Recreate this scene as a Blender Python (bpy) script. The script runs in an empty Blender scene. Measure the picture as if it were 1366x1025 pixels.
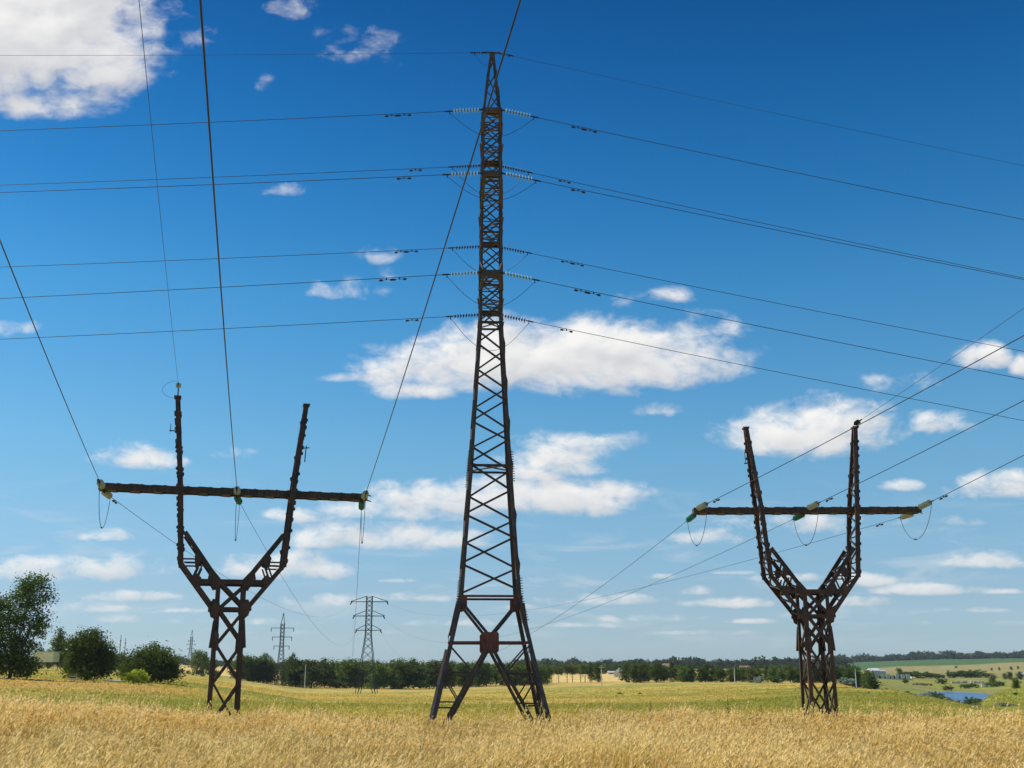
import bpy, math, random
import numpy as np
from mathutils import Vector, Matrix

rnd = random.Random(7)
rng = np.random.default_rng(11)
SC = bpy.context.scene
COL = SC.collection
R = math.radians

# ------------------------------------------------------------------ camera
F, CX, CY, PITCH = 1425.0, 683.0, 512.5, R(14.6)
CP, SP = math.cos(PITCH), math.sin(PITCH)
cd = bpy.data.cameras.new('camera')
cam = bpy.data.objects.new('camera', cd)
COL.objects.link(cam)
cam.location = (0, 0, 0)                       # eye level is z = 0, the ground lies below it
cam.rotation_euler = (R(90) + PITCH, 0, 0)
cd.sensor_width = 36.0
cd.lens = 36.0 * F / 1366.0
cd.clip_start, cd.clip_end = 0.1, 20000
SC.camera = cam

# ------------------------------------------------------------------ sun
SUN_EL, SUN_AZ = R(52), R(279)                 # from the left, a touch beyond the pylons
sd = bpy.data.lights.new('sun', 'SUN')
sd.energy, sd.angle, sd.color = 5.0, R(0.53), (1.0, 0.94, 0.84)
sun = bpy.data.objects.new('sun', sd)
COL.objects.link(sun)
SUNV = Vector((math.sin(SUN_AZ) * math.cos(SUN_EL), math.cos(SUN_AZ) * math.cos(SUN_EL), math.sin(SUN_EL)))
sun.rotation_euler = (-SUNV).to_track_quat('-Z', 'Y').to_euler()
sun.location = SUNV * 300

vs = SC.view_settings
vs.view_transform, vs.look, vs.gamma, vs.exposure = 'Standard', 'None', 1.0, 0.0

# ------------------------------------------------------------------ world: sky texture with procedural cumulus
W = bpy.data.worlds.new('World')
SC.world = W
W.use_nodes = True
wt = W.node_tree
wt.nodes.clear()


def NN(t, kind, **kw):
    n = t.nodes.new(kind)
    for k, v in kw.items():
        setattr(n, k, v)
    return n


def LK(t, a, b):
    t.links.new(a, b)


def vmath(t, op, a, b=None, c=None):
    n = NN(t, 'ShaderNodeVectorMath', operation=op)
    for i, v in enumerate((a, b, c)):
        if v is None:
            continue
        if isinstance(v, (tuple, list)):
            n.inputs[i].default_value = v
        else:
            LK(t, v, n.inputs[i])
    return n.outputs['Value'] if op in ('DOT_PRODUCT', 'LENGTH') else n.outputs['Vector']


def fmath(t, op, a, b=None, c=None, clamp=False):
    n = NN(t, 'ShaderNodeMath', operation=op, use_clamp=clamp)
    for i, v in enumerate((a, b, c)):
        if v is None:
            continue
        if isinstance(v, (int, float)):
            n.inputs[i].default_value = v
        else:
            LK(t, v, n.inputs[i])
    return n.outputs[0]


def maprange(t, v, a, b, c=0.0, d=1.0, smooth=False):
    n = NN(t, 'ShaderNodeMapRange', interpolation_type='SMOOTHSTEP' if smooth else 'LINEAR')
    LK(t, v, n.inputs['Value'])
    for k, x in (('From Min', a), ('From Max', b), ('To Min', c), ('To Max', d)):
        n.inputs[k].default_value = x
    return n.outputs['Result']


def mixc(t, fac, a, b, blend='MIX'):
    n = NN(t, 'ShaderNodeMix', data_type='RGBA', blend_type=blend)
    for i, v in ((0, fac), (6, a), (7, b)):
        if isinstance(v, (int, float)):
            n.inputs[i].default_value = v
        elif isinstance(v, (tuple, list)):
            n.inputs[i].default_value = (*v[:3], 1.0)
        else:
            LK(t, v, n.inputs[i])
    return n.outputs[2]


def noise(t, vec, scale, detail=4.0, rough=0.55, dim='3D', distort=0.0):
    n = NN(t, 'ShaderNodeTexNoise', noise_dimensions=dim)
    if vec is not None:
        LK(t, vec, n.inputs['Vector'])
    n.inputs['Scale'].default_value = scale
    n.inputs['Detail'].default_value = detail
    n.inputs['Roughness'].default_value = rough
    n.inputs['Distortion'].default_value = distort
    return n.outputs['Fac']


SKY_STRENGTH = 0.1
sky = NN(wt, 'ShaderNodeTexSky', sky_type='NISHITA', sun_disc=False)
sky.sun_elevation, sky.sun_rotation = SUN_EL, SUN_AZ
sky.altitude, sky.air_density, sky.dust_density, sky.ozone_density = 100, 1.0, 0.2, 3.0
tc = NN(wt, 'ShaderNodeTexCoord')
D = tc.outputs['Generated']
fwd = vmath(wt, 'DOT_PRODUCT', D, (0, CP, SP))
upv = vmath(wt, 'DOT_PRODUCT', D, (0, -SP, CP))
sx = vmath(wt, 'DOT_PRODUCT', D, (1, 0, 0))
fw = fmath(wt, 'MAXIMUM', fwd, 0.05)
cu = fmath(wt, 'MULTIPLY', fmath(wt, 'DIVIDE', sx, fw), F / 1000)
cv = fmath(wt, 'MULTIPLY', fmath(wt, 'DIVIDE', upv, fw), F / 1000)
cmb = NN(wt, 'ShaderNodeCombineXYZ')
LK(wt, cu, cmb.inputs[0])
LK(wt, cv, cmb.inputs[1])
P0 = cmb.outputs[0]
# every cloud: place in the sky (degrees-like units), half sizes, weight
CLOUDS = [
    (30, 45, 200, 128, .85), (150, 88, 75, 80, .22), (60, 145, 125, 42, .10),
    (392, 12, 75, 55, -.52), (488, 66, 95, 62, -.22), (351, 112, 30, 34, -.42), (250, 42, 42, 60, -.42), (442, 48, 50, 34, -.40),
    (350, 255, 105, 24, -.44), (515, 338, 85, 42, -.26), (460, 388, 75, 32, -.32), (520, 368, 28, 24, -.34),
    (600, 498, 150, 46, .42), (770, 484, 215, 66, .80), (885, 474, 105, 40, .42), (470, 505, 95, 13, .02), (710, 445, 90, 36, .25), (560, 520, 70, 26, .2),
    (830, 410, 80, 36, -.42), (913, 511, 34, 18, -.05), (885, 548, 50, 22, -.25), (898, 396, 48, 24, -.30),
    (755, 616, 98, 46, .45), (845, 590, 75, 32, -.30), (722, 634, 65, 28, .25), (590, 676, 175, 38, .40), (715, 668, 170, 38, .55), (812, 657, 72, 24, .45),
    (510, 720, 155, 28, .40), (880, 646, 45, 14, -.45), (180, 612, 85, 30, .12), (300, 606, 90, 20, -.40), (392, 690, 66, 18, .10),
    (135, 716, 75, 15, -.12), (400, 758, 125, 27, .42), (100, 763, 165, 26, .36), (190, 797, 110, 13, .20), (165, 827, 44, 12, -.05), (20, 439, 50, 22, .0),
    (100, 812, 150, 16, -.30), (560, 797, 130, 14, -.05), (430, 803, 110, 15, -.22),
    (1080, 580, 118, 50, .62), (1150, 577, 66, 22, .15), (1010, 592, 60, 38, -.30), (1205, 512, 85, 36, -.20), (1308, 478, 52, 30, .12), (1262, 566, 58, 29, .18),
    (1172, 545, 62, 24, -.42), (1322, 652, 80, 30, .15), (1205, 650, 42, 14, .05), (1070, 702, 150, 26, .15), (940, 718, 72, 20, .22), (1240, 697, 100, 15, -.22),
    (1335, 750, 95, 17, .40), (1155, 776, 46, 15, .15), (1140, 805, 62, 12, .20), (1240, 788, 84, 12, .32), (970, 806, 78, 11, .32), (925, 790, 44, 12, .0),
    (800, 802, 110, 14, .18), (722, 774, 60, 11, -.10), (860, 826, 110, 11, -.15), (1040, 772, 90, 11, -.30), (620, 832, 150, 10, -.30), (1366, 490, 24, 26, .0),
    (300, 830, 160, 10, -.20), (60, 790, 70, 8, -.1), (250, 815, 60, 7, -.05), (520, 775, 50, 7, -.05), (690, 810, 50, 7, 0), (760, 835, 80, 7, -.05), (900, 845, 70, 6, 0), (1010, 830, 60, 6, 0), (1100, 830, 60, 6, -.05), (1290, 815, 70, 7, 0), (1340, 790, 50, 7, 0), (880, 770, 40, 7, -.1), (980, 765, 40, 6, -.1), (1180, 830, 140, 9, -.25), (960, 845, 180, 9, -.32), (470, 845, 180, 9, -.35)]
LDIR = (-0.16, 0.42, 0.0)
pn = vmath(wt, 'MULTIPLY', P0, (1, 1.7, 1))
big = noise(wt, pn, 8.0, 6.0, 0.54, '2D', 0.2)
big2 = noise(wt, vmath(wt, 'ADD', pn, (-0.012, 0.026, 0)), 8.0, 3.0, 0.5, '2D', 0.2)
fine = noise(wt, pn, 26.0, 5.0, 0.6, '2D', 0.3)
lowf = maprange(wt, cv, -0.30, 0.10, 1.8, 1.25)             # nearer the horizon the billows look smaller
nn = fmath(wt, 'ADD', fmath(wt, 'MULTIPLY', fmath(wt, 'SUBTRACT', big, 0.5), 2.2),
           fmath(wt, 'MULTIPLY', fmath(wt, 'SUBTRACT', fine, 0.5), lowf))
relief = fmath(wt, 'MULTIPLY_ADD', fmath(wt, 'SUBTRACT', big, big2), 1.9, 0.56)
# blue of a clear polarised summer sky, by elevation
elz = vmath(wt, 'DOT_PRODUCT', D, (0, 0, 1))
RAMP = [(0.0037, (0.663, 0.935, 1.356)), (0.0223, (0.632, 0.836, 1.186)), (0.0557, (0.684, 0.843, 1.068)), (0.1237, (0.744, 1.000, 1.102)), (0.1923, (0.670, 1.113, 1.195)), (0.2605, (0.508, 1.092, 1.261)), (0.3274, (0.356, 1.049, 1.289)), (0.3920, (0.214, 0.886, 1.225)), (0.4535, (0.136, 0.755, 1.128)), (0.5112, (0.087, 0.618, 1.014)), (0.5621, (0.062, 0.505, 0.890)),]
rp = NN(wt, 'ShaderNodeValToRGB')
while len(rp.color_ramp.elements) < len(RAMP):
    rp.color_ramp.elements.new(0.5)
for e, (p, c) in zip(rp.color_ramp.elements, RAMP):
    e.position = p
for e, (p, c) in zip(rp.color_ramp.elements, RAMP):
    e.color = (*c, 1)
LK(wt, elz, rp.inputs[0])
skyc = mixc(wt, 1.0, sky.outputs[0], rp.outputs[0], 'MULTIPLY')
veil = noise(wt, vmath(wt, 'MULTIPLY', P0, (1, 6.5, 1)), 6.0, 5.0, 0.6, '2D', 0.4)
veil = fmath(wt, 'MULTIPLY', maprange(wt, veil, 0.50, 0.76, 0, .30, True), fmath(wt, 'MULTIPLY', maprange(wt, cv, -0.10, -0.24), maprange(wt, elz, 0.005, 0.03)))
skyc = mixc(wt, veil, skyc, (7.6, 7.8, 8.0))
hazef = maprange(wt, cv, -0.38, -0.12, 0.60, 0.97)
afac0 = fmath(wt, 'MULTIPLY', hazef, maprange(wt, elz, 0.004, 0.03))


def plain():
    bg = NN(wt, 'ShaderNodeBackground')
    LK(wt, skyc, bg.inputs['Color'])
    bg.inputs['Strength'].default_value = SKY_STRENGTH
    return bg.outputs[0]


# one cloud: how deep inside it a direction lies, here and a little towards the light
puff = bpy.data.node_groups.new('cloud_puff', 'ShaderNodeTree')
for nm, st in (('P', 'NodeSocketVector'), ('S', 'NodeSocketVector'), ('O', 'NodeSocketVector'), ('G', 'NodeSocketVector'), ('Acc', 'NodeSocketVector')):
    puff.interface.new_socket(nm, in_out='INPUT', socket_type=st)
puff.interface.new_socket('Out', in_out='OUTPUT', socket_type='NodeSocketVector')
gi, go = NN(puff, 'NodeGroupInput'), NN(puff, 'NodeGroupOutput')
q = vmath(puff, 'MULTIPLY_ADD', gi.outputs[0], gi.outputs[1], gi.outputs[2])
q2 = vmath(puff, 'ADD', q, LDIR)
a = vmath(puff, 'MINIMUM', q, vmath(puff, 'MULTIPLY', q, (1, 1.7, 1)))
b = vmath(puff, 'MINIMUM', q2, vmath(puff, 'MULTIPLY', q2, (1, 1.7, 1)))
cb = NN(puff, 'ShaderNodeCombineXYZ')
LK(puff, vmath(puff, 'DOT_PRODUCT', a, a), cb.inputs[0])
LK(puff, vmath(puff, 'DOT_PRODUCT', b, b), cb.inputs[1])
m = vmath(puff, 'MULTIPLY_ADD', cb.outputs[0], (-1.05, -1.05, 0), gi.outputs[3])
LK(puff, vmath(puff, 'MAXIMUM', gi.outputs[4], m), go.inputs[0])


def cloudy(clouds):
    acc = None
    for (px, py, rx, ry, wgt) in clouds:
        rx, ry = rx / 1000, ry / 1000
        ox, oy = (px - CX) / 1000, (CY - py) / 1000
        n = NN(wt, 'ShaderNodeGroup', node_tree=puff)
        LK(wt, P0, n.inputs[0])
        n.inputs[1].default_value = (1 / rx, 1 / ry, 0)
        n.inputs[2].default_value = (-ox / rx, -oy / ry, 0)
        n.inputs[3].default_value = (0.42 + wgt, 0.42 + wgt, 0)
        n.inputs[4].default_value = (-1.6, -1.6, -1)
        if acc is not None:
            LK(wt, acc, n.inputs[4])
        acc = n.outputs[0]
    sep = NN(wt, 'ShaderNodeSeparateXYZ')
    LK(wt, acc, sep.inputs[0])
    dens = fmath(wt, 'ADD', sep.outputs[0], nn)
    alpha = maprange(wt, dens, -0.25, 0.98, 0, 1, True)
    lit = fmath(wt, 'MULTIPLY_ADD', fmath(wt, 'SUBTRACT', sep.outputs[0], sep.outputs[1]), 0.55, relief)
    lit = fmath(wt, 'SUBTRACT', lit, maprange(wt, dens, 0.4, 1.8, 0.0, 0.30), clamp=True)
    ccol = mixc(wt, lit, (6.3, 6.4, 6.7), (9.7, 9.55, 9.3))
    bg = NN(wt, 'ShaderNodeBackground')
    LK(wt, mixc(wt, fmath(wt, 'MULTIPLY', alpha, afac0), skyc, ccol), bg.inputs['Color'])
    bg.inputs['Strength'].default_value = SKY_STRENGTH
    return bg.outputs[0]


def mixsh(f, a, b):
    n = NN(wt, 'ShaderNodeMixShader')
    LK(wt, f, n.inputs[0])
    LK(wt, a, n.inputs[1])
    LK(wt, b, n.inputs[2])
    return n.outputs[0]


def tile(cl, x0, x1, y0, y1, depth):
    """split the sky into patches so that each one looks up only the clouds that reach it"""
    cl = [c for c in cl if c[0] + 1.75 * c[2] > x0 and c[0] - 1.75 * c[2] < x1 and c[1] + 1.75 * c[3] > y0 and c[1] - 1.75 * c[3] < y1]
    if not cl:
        return plain()
    if len(cl) <= 7 or depth == 0:
        return cloudy(cl)
    best = None
    for k in range(2):
        vals = sorted(c[k] for c in cl)
        s_ = vals[len(vals) // 2]
        lo, hi = ((x0, s_, y0, y1), (s_, x1, y0, y1)) if k == 0 else ((x0, x1, y0, s_), (x0, x1, s_, y1))
        cnt = [sum(1 for c in cl if c[0] + 1.75 * c[2] > q[0] and c[0] - 1.75 * c[2] < q[1] and c[1] + 1.75 * c[3] > q[2] and c[1] - 1.75 * c[3] < q[3]) for q in (lo, hi)]
        if best is None or max(cnt) < best[0]:
            best = (max(cnt), k, s_, lo, hi)
    if best[0] == len(cl):
        return cloudy(cl)
    _, k, s_, lo, hi = best
    a, b = tile(cl, *lo, depth - 1), tile(cl, *hi, depth - 1)
    f = fmath(wt, 'GREATER_THAN', cu, (s_ - CX) / 1000) if k == 0 else fmath(wt, 'LESS_THAN', cv, (CY - s_) / 1000)
    return mixsh(f, a, b)


front = fmath(wt, 'GREATER_THAN', fwd, 0.35)
up_ok = fmath(wt, 'GREATER_THAN', elz, 0.003)
out = mixsh(fmath(wt, 'MULTIPLY', front, up_ok), plain(), tile(CLOUDS, -2500, 3800, -3000, 1100, 6))
wo = NN(wt, 'ShaderNodeOutputWorld')
LK(wt, out, wo.inputs[0])
W.cycles.sampling_method = 'MANUAL'
W.cycles.sample_map_resolution = 512
cy = SC.cycles
cy.max_bounces, cy.diffuse_bounces, cy.glossy_bounces, cy.transmission_bounces, cy.transparent_max_bounces = 5, 2, 2, 4, 4


# ------------------------------------------------------------------ where a direction of the photograph points
def azim(px):
    return math.atan((px - CX) / (F / CP))


def tan_el(py, px=CX):
    u, v = (px - CX) / F, (CY - py) / F
    dx, dy, dz = u, CP - v * SP, SP + v * CP
    return dz / math.hypot(dx, dy)


def sight(px, py, Y):
    u, v = (px - CX) / F, (CY - py) / F
    d = Vector((u, CP - v * SP, SP + v * CP))
    return d * (Y / d.y)


# ------------------------------------------------------------------ scene bookkeeping
def tag(o, label=None, cat=None, group=None, kind=None):
    if label:
        o['label'] = label
    if cat:
        o['category'] = cat
    if group:
        o['group'] = group
    if kind:
        o['kind'] = kind
    return o


def thing(name, label, cat, loc=(0, 0, 0), rot=(0, 0, 0), group=None):
    o = bpy.data.objects.new(name, None)
    o.empty_display_size = 0.3
    COL.objects.link(o)
    o.location, o.rotation_euler = loc, rot
    return tag(o, label, cat, group)


def dup(o, parent=None):
    c = o.copy()
    COL.objects.link(c)
    if parent is not None:
        c.parent = parent
    for ch in list(o.children):
        dup(ch, c)
    return c


def mesh_np(name, V, faces, mats, parent=None, attrs=None, midx=None, smooth=False):
    """V (n,3); faces: list of tuples or (m,4)/(m,3) arrays"""
    me = bpy.data.meshes.new(name)
    V = np.asarray(V, dtype=np.float32)
    if isinstance(faces, np.ndarray):
        k = faces.shape[1]
        me.vertices.add(len(V))
        me.vertices.foreach_set('co', V.ravel())
        me.loops.add(faces.size)
        me.loops.foreach_set('vertex_index', faces.ravel().astype(np.int32))
        me.polygons.add(len(faces))
        me.polygons.foreach_set('loop_start', np.arange(0, faces.size, k, dtype=np.int32))
        me.polygons.foreach_set('loop_total', np.full(len(faces), k, dtype=np.int32))
        me.update(calc_edges=True)
    else:
        me.from_pydata([tuple(map(float, v)) for v in V], [], faces)
    for m in (mats if isinstance(mats, (list, tuple)) else [mats]):
        me.materials.append(m)
    if midx is not None:
        me.polygons.foreach_set('material_index', np.asarray(midx, dtype=np.int32))
    if attrs:
        for k, a in attrs.items():
            a = np.asarray(a, dtype=np.float32)
            if a.ndim == 1:
                at = me.attributes.new(k, 'FLOAT', 'POINT')
                at.data.foreach_set('value', a)
            else:
                at = me.attributes.new(k, 'FLOAT_COLOR', 'POINT')
                at.data.foreach_set('color', np.concatenate([a, np.ones((len(a), 1), np.float32)], 1).ravel())
    if smooth:
        me.polygons.foreach_set('use_smooth', np.ones(len(me.polygons), dtype=bool))
    o = bpy.data.objects.new(name, me)
    COL.objects.link(o)
    if parent is not None:
        o.parent = parent
    return o


class MB:
    """collects solids, then links them as one mesh object"""

    def __init__(s):
        s.v, s.f = [], []

    def add(s, verts, faces):
        n = len(s.v)
        s.v += [tuple(v) for v in verts]
        s.f += [tuple(i + n for i in f) for f in faces]
        return s

    def prism(s, prof, p, q, up=(0, 0, 1)):
        """extrude a closed 2-D outline from p to q; outline x goes sideways, y goes towards 'up'"""
        p, q = Vector(p), Vector(q)
        d = (q - p).normalized()
        up = Vector(up)
        y = up - d * up.dot(d)
        if y.length < 1e-4:
            y = Vector((0, 1, 0)) - d * d.y
        y.normalize()
        x = d.cross(y)
        n = len(prof)
        vs_ = [p + x * a + y * b for a, b in prof] + [q + x * a + y * b for a, b in prof]
        fs = [(i, n + i, n + (i + 1) % n, (i + 1) % n) for i in range(n)]
        fs += [tuple(range(n)), tuple(reversed(range(n, 2 * n)))]
        return s.add(vs_, fs)

    def bar(s, p, q, w, h, up=(0, 0, 1)):
        return s.prism([(-w / 2, -h / 2), (w / 2, -h / 2), (w / 2, h / 2), (-w / 2, h / 2)], p, q, up)

    def angle(s, p, q, a, t, up=(0, 0, 1), flip=1):
        """steel angle, its corner on the line p-q"""
        pr = [(0, 0), (flip * a, 0), (flip * a, t), (flip * t, t), (flip * t, a), (0, a)]
        if flip > 0:
            return s.prism(pr, p, q, up)
        return s.prism(pr[::-1], p, q, up)

    def channel(s, p, q, w, h, t, up=(0, 0, 1)):
        """steel channel: web w wide across, flanges h towards 'up'"""
        pr = [(-w / 2, 0), (w / 2, 0), (w / 2, h), (w / 2 - t, h), (w / 2 - t, t), (-w / 2 + t, t), (-w / 2 + t, h), (-w / 2, h)]
        return s.prism(pr, p, q, up)

    def box(s, c, sx_, sy_, sz_):
        x, y, z = c
        return s.bar((x, y, z - sz_ / 2), (x, y, z + sz_ / 2), sx_, sy_, (0, 1, 0))

    def plate(s, pts, thick, nrm):
        n = Vector(nrm).normalized() * (thick / 2)
        k = len(pts)
        vs_ = [Vector(p) - n for p in pts] + [Vector(p) + n for p in pts]
        fs = [tuple(reversed(range(k))), tuple(range(k, 2 * k))] + [(i, (i + 1) % k, k + (i + 1) % k, k + i) for i in range(k)]
        return s.add(vs_, fs)

    def tube(s, pts, r, n=6, cap=True, r1=None):
        pts = [Vector(p) for p in pts]
        m = len(pts)
        base = len(s.v)
        t0 = (pts[1] - pts[0]).normalized()
        ref = Vector((0, 0, 1)) if abs(t0.z) < 0.9 else Vector((1, 0, 0))
        for i, p in enumerate(pts):
            t = (pts[min(i + 1, m - 1)] - pts[max(i - 1, 0)]).normalized()
            x = t.cross(ref)
            if x.length < 1e-5:
                x = t.orthogonal()
            x.normalize()
            y = x.cross(t)
            rr = r if r1 is None else r + (r1 - r) * i / (m - 1)
            for k in range(n):
                a = 2 * math.pi * k / n
                s.v.append(tuple(p + x * (rr * math.cos(a)) + y * (rr * math.sin(a))))
        for i in range(m - 1):
            for k in range(n):
                a, b = base + i * n + k, base + i * n + (k + 1) % n
                s.f.append((a, a + n, b + n, b))
        if cap:
            s.f.append(tuple(base + k for k in range(n)))
            s.f.append(tuple(base + (m - 1) * n + k for k in reversed(range(n))))
        return s

    def lathe(s, prof, n=12, axis='x'):
        """prof: (along, radius)"""
        base = len(s.v)
        for a, r in prof:
            for k in range(n):
                th = 2 * math.pi * k / n
                s.v.append((a, r * math.cos(th), r * math.sin(th)))
        for i in range(len(prof) - 1):
            for k in range(n):
                p, q = base + i * n + k, base + i * n + (k + 1) % n
                s.f.append((p, q, q + n, p + n))
        s.f.append(tuple(base + k for k in reversed(range(n))))
        s.f.append(tuple(base + (len(prof) - 1) * n + k for k in range(n)))
        return s

    def build(s, name, m, parent=None, smooth=False):
        return mesh_np(name, np.array(s.v, dtype=np.float32), s.f, m, parent, smooth=smooth)


# ------------------------------------------------------------------ materials
def mat(name):
    m = bpy.data.materials.new(name)
    m.use_nodes = True
    t = m.node_tree
    b = t.nodes['Principled BSDF']
    return m, t, b


def steel(name, c1, c2, c3, rough=0.62, scale=2.2):
    """weathered steel: paint or scale c1, darker patches c2, rust c3"""
    m, t, b = mat(name)
    g = NN(t, 'ShaderNodeTexCoord')
    oi = NN(t, 'ShaderNodeObjectInfo')
    vec = vmath(t, 'ADD', g.outputs['Object'], NN(t, 'ShaderNodeCombineXYZ').outputs[0])
    n1 = noise(t, vec, scale, 6, 0.65)
    n2 = noise(t, vec, scale * 7, 4, 0.6)
    n3 = noise(t, vec, scale * 0.45, 3, 0.5)
    n4 = noise(t, vmath(t, 'MULTIPLY', vec, (9, 9, .7)), 1.6, 4, 0.6)
    base = mixc(t, maprange(t, n1, 0.35, 0.65), c1, c2)
    base = mixc(t, maprange(t, n4, 0.52, 0.70, 0, .7), base, tuple(min(1, x * 2.1 + .012) for x in c1))
    rustf = fmath(t, 'MULTIPLY', maprange(t, n3, 0.45, 0.62), maprange(t, n2, 0.38, 0.6), clamp=True)
    rustf = fmath(t, 'ADD', rustf, maprange(t, oi.outputs['Random'], 0.85, 1.0, 0, 0.3), clamp=True)
    col = mixc(t, rustf, base, c3)
    LK(t, col, b.inputs['Base Color'])
    LK(t, maprange(t, n2, 0.3, 0.7, rough - 0.1, rough + 0.15), b.inputs['Roughness'])
    b.inputs['Metallic'].default_value = 0.0
    b.inputs['Specular IOR Level'].default_value = 0.35
    bp = NN(t, 'ShaderNodeBump')
    bp.inputs['Strength'].default_value = 0.25
    bp.inputs['Distance'].default_value = 0.02
    LK(t, n2, bp.inputs['Height'])
    LK(t, bp.outputs[0], b.inputs['Normal'])
    return m


M = {}
M['tower'] = steel('tower_steel', (.088, .078, .066), (.050, .044, .038), (.120, .056, .036))
M['rust'] = steel('rusty_plate_steel', (.165, .058, .038), (.110, .040, .028), (.230, .085, .045))
M['pylon'] = steel('pylon_steel', (.062, .042, .032), (.034, .026, .021), (.125, .058, .036))
M['far_steel'] = steel('galvanised_steel', (.045, .05, .055), (.03, .034, .038), (.05, .04, .034))


def simple(name, col, rough=0.6, metal=0.0, var=0.25, scale=8.0, spec=0.4):
    m, t, b = mat(name)
    g = NN(t, 'ShaderNodeTexCoord')
    n = noise(t, g.outputs['Object'], scale, 4, 0.6)
    dark = tuple(c * (1 - var) for c in col)
    lite = tuple(min(1, c * (1 + var)) for c in col)
    LK(t, mixc(t, maprange(t, n, 0.3, 0.7), dark, lite), b.inputs['Base Color'])
    b.inputs['Roughness'].default_value = rough
    b.inputs['Metallic'].default_value = metal
    b.inputs['Specular IOR Level'].default_value = spec
    return m


M['wire'] = simple('aluminium_conductor', (.045, .048, .055), 0.45, 0.3)
M['fitting'] = simple('iron_fitting', (.035, .032, .032), 0.5, 0.3)
M['insulator_dark'] = simple('dark_brown_insulator', (.030, .020, .018), 0.45, 0.0, 0.2, 8, 0.3)  # even dark brown for insulators


def glass(name, col, trans):
    m, t, b = mat(name)
    g = NN(t, 'ShaderNodeTexCoord')
    n = noise(t, g.outputs['Object'], 14, 3, 0.6)
    LK(t, mixc(t, maprange(t, n, 0.3, 0.7), tuple(c * .8 for c in col), col), b.inputs['Base Color'])
    b.inputs['Roughness'].default_value = 0.12
    b.inputs['Transmission Weight'].default_value = trans
    b.inputs['IOR'].default_value = 1.5
    return m


M['glass_pale'] = glass('pale_green_glass', (.70, .85, .66), .35)
M['glass_straw'] = glass('dusty_yellow_glass', (.62, .67, .49), .3)
M['glass_green'] = glass('bottle_green_glass', (.05, .42, .30), .45)
M['concrete'] = simple('weathered_concrete', (.60, .57, .50), 0.9, 0, .2, 3)
M['whitewash'] = simple('whitewashed_wall', (.58, .55, .48), 0.9, 0, .12, .8)
M['yellow_wall'] = simple('pale_yellow_wall', (.85, .80, .48), 0.9, 0, .1, .8)
M['roof_grey'] = simple('grey_sheet_roof', (.42, .43, .45), 0.7, 0, .15, .6)
M['roof_white'] = simple('white_sheet_roof', (.62, .64, .66), 0.6, 0, .08, .6)
M['roof_red'] = simple('dusty_red_roof', (.30, .185, .145), 0.8, 0, .2, .8)
M['brick'] = simple('tumbled_red_brick', (.36, .19, .13), 0.9, 0, .35, 1.5)
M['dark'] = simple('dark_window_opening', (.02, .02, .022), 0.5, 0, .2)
M['bark'] = simple('grey_brown_bark', (.085, .062, .045), 0.9, 0, .35, 6)


def foliage(name, c1, c2, trans=0.38):
    m, t, b = mat(name)
    oi = NN(t, 'ShaderNodeObjectInfo')
    at = NN(t, 'ShaderNodeAttribute', attribute_name='tint')
    col = mixc(t, at.outputs['Fac'], c1, c2)
    hv = NN(t, 'ShaderNodeHueSaturation')
    LK(t, col, hv.inputs['Color'])
    LK(t, maprange(t, oi.outputs['Random'], 0, 1, 0.482, 0.515), hv.inputs['Hue'])
    LK(t, maprange(t, oi.outputs['Random'], 0, 1, 0.75, 1.25), hv.inputs['Value'])
    b.inputs['Roughness'].default_value = 0.7
    b.inputs['Specular IOR Level'].default_value = 0.08
    LK(t, hv.outputs[0], b.inputs['Base Color'])
    tr = NN(t, 'ShaderNodeBsdfTranslucent')
    LK(t, mixc(t, 0.5, hv.outputs[0], (.12, .18, .02)), tr.inputs['Color'])
    mx = NN(t, 'ShaderNodeMixShader')
    mx.inputs[0].default_value = trans
    LK(t, b.outputs[0], mx.inputs[1])
    LK(t, tr.outputs[0], mx.inputs[2])
    LK(t, mx.outputs[0], t.nodes['Material Output'].inputs['Surface'])
    return m


M['leaf_dark'] = foliage('dark_green_leaves', (.036, .070, .014), (.135, .190, .036))
M['leaf_mid'] = foliage('green_leaves', (.068, .120, .020), (.180, .245, .046))
M['leaf_olive'] = foliage('olive_green_leaves', (.085, .115, .028), (.200, .220, .055))
M['leaf_silver'] = foliage('silvery_leaves', (.20, .25, .19), (.42, .46, .38))
M['leaf_yellow'] = foliage('yellow_green_leaves', (.32, .34, .02), (.66, .64, .06), .35)
M['leaf_far'] = foliage('hazed_leaves', (.045, .065, .038), (.095, .118, .060))  # duller, bluer green: distance haze mixed into the leaf colour


# ------------------------------------------------------------------ value noise for terrain and planting
_perm = rng.random((256, 256))


def vnoise(x, y):
    xi, yi = np.floor(x).astype(int), np.floor(y).astype(int)
    fx, fy = x - xi, y - yi
    fx, fy = fx * fx * (3 - 2 * fx), fy * fy * (3 - 2 * fy)
    g = lambda a, b: _perm[a % 256, b % 256]
    return (g(xi, yi) * (1 - fx) + g(xi + 1, yi) * fx) * (1 - fy) + (g(xi, yi + 1) * (1 - fx) + g(xi + 1, yi + 1) * fx) * fy


def fbm(x, y, o=4):
    s, a, n = 0, .5, 0
    for i in range(o):
        s = s + a * vnoise(x * 2 ** i + 17 * i, y * 2 ** i + 31 * i)
        n += a
        a *= .5
    return s / n


# ------------------------------------------------------------------ terrain: radial profiles along compass bearings
def prof(px, rows):
    out = []
    for r, a in rows:
        out.append((r, tan_el(a, px) * r if a > 500 else a))
    return out


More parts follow.
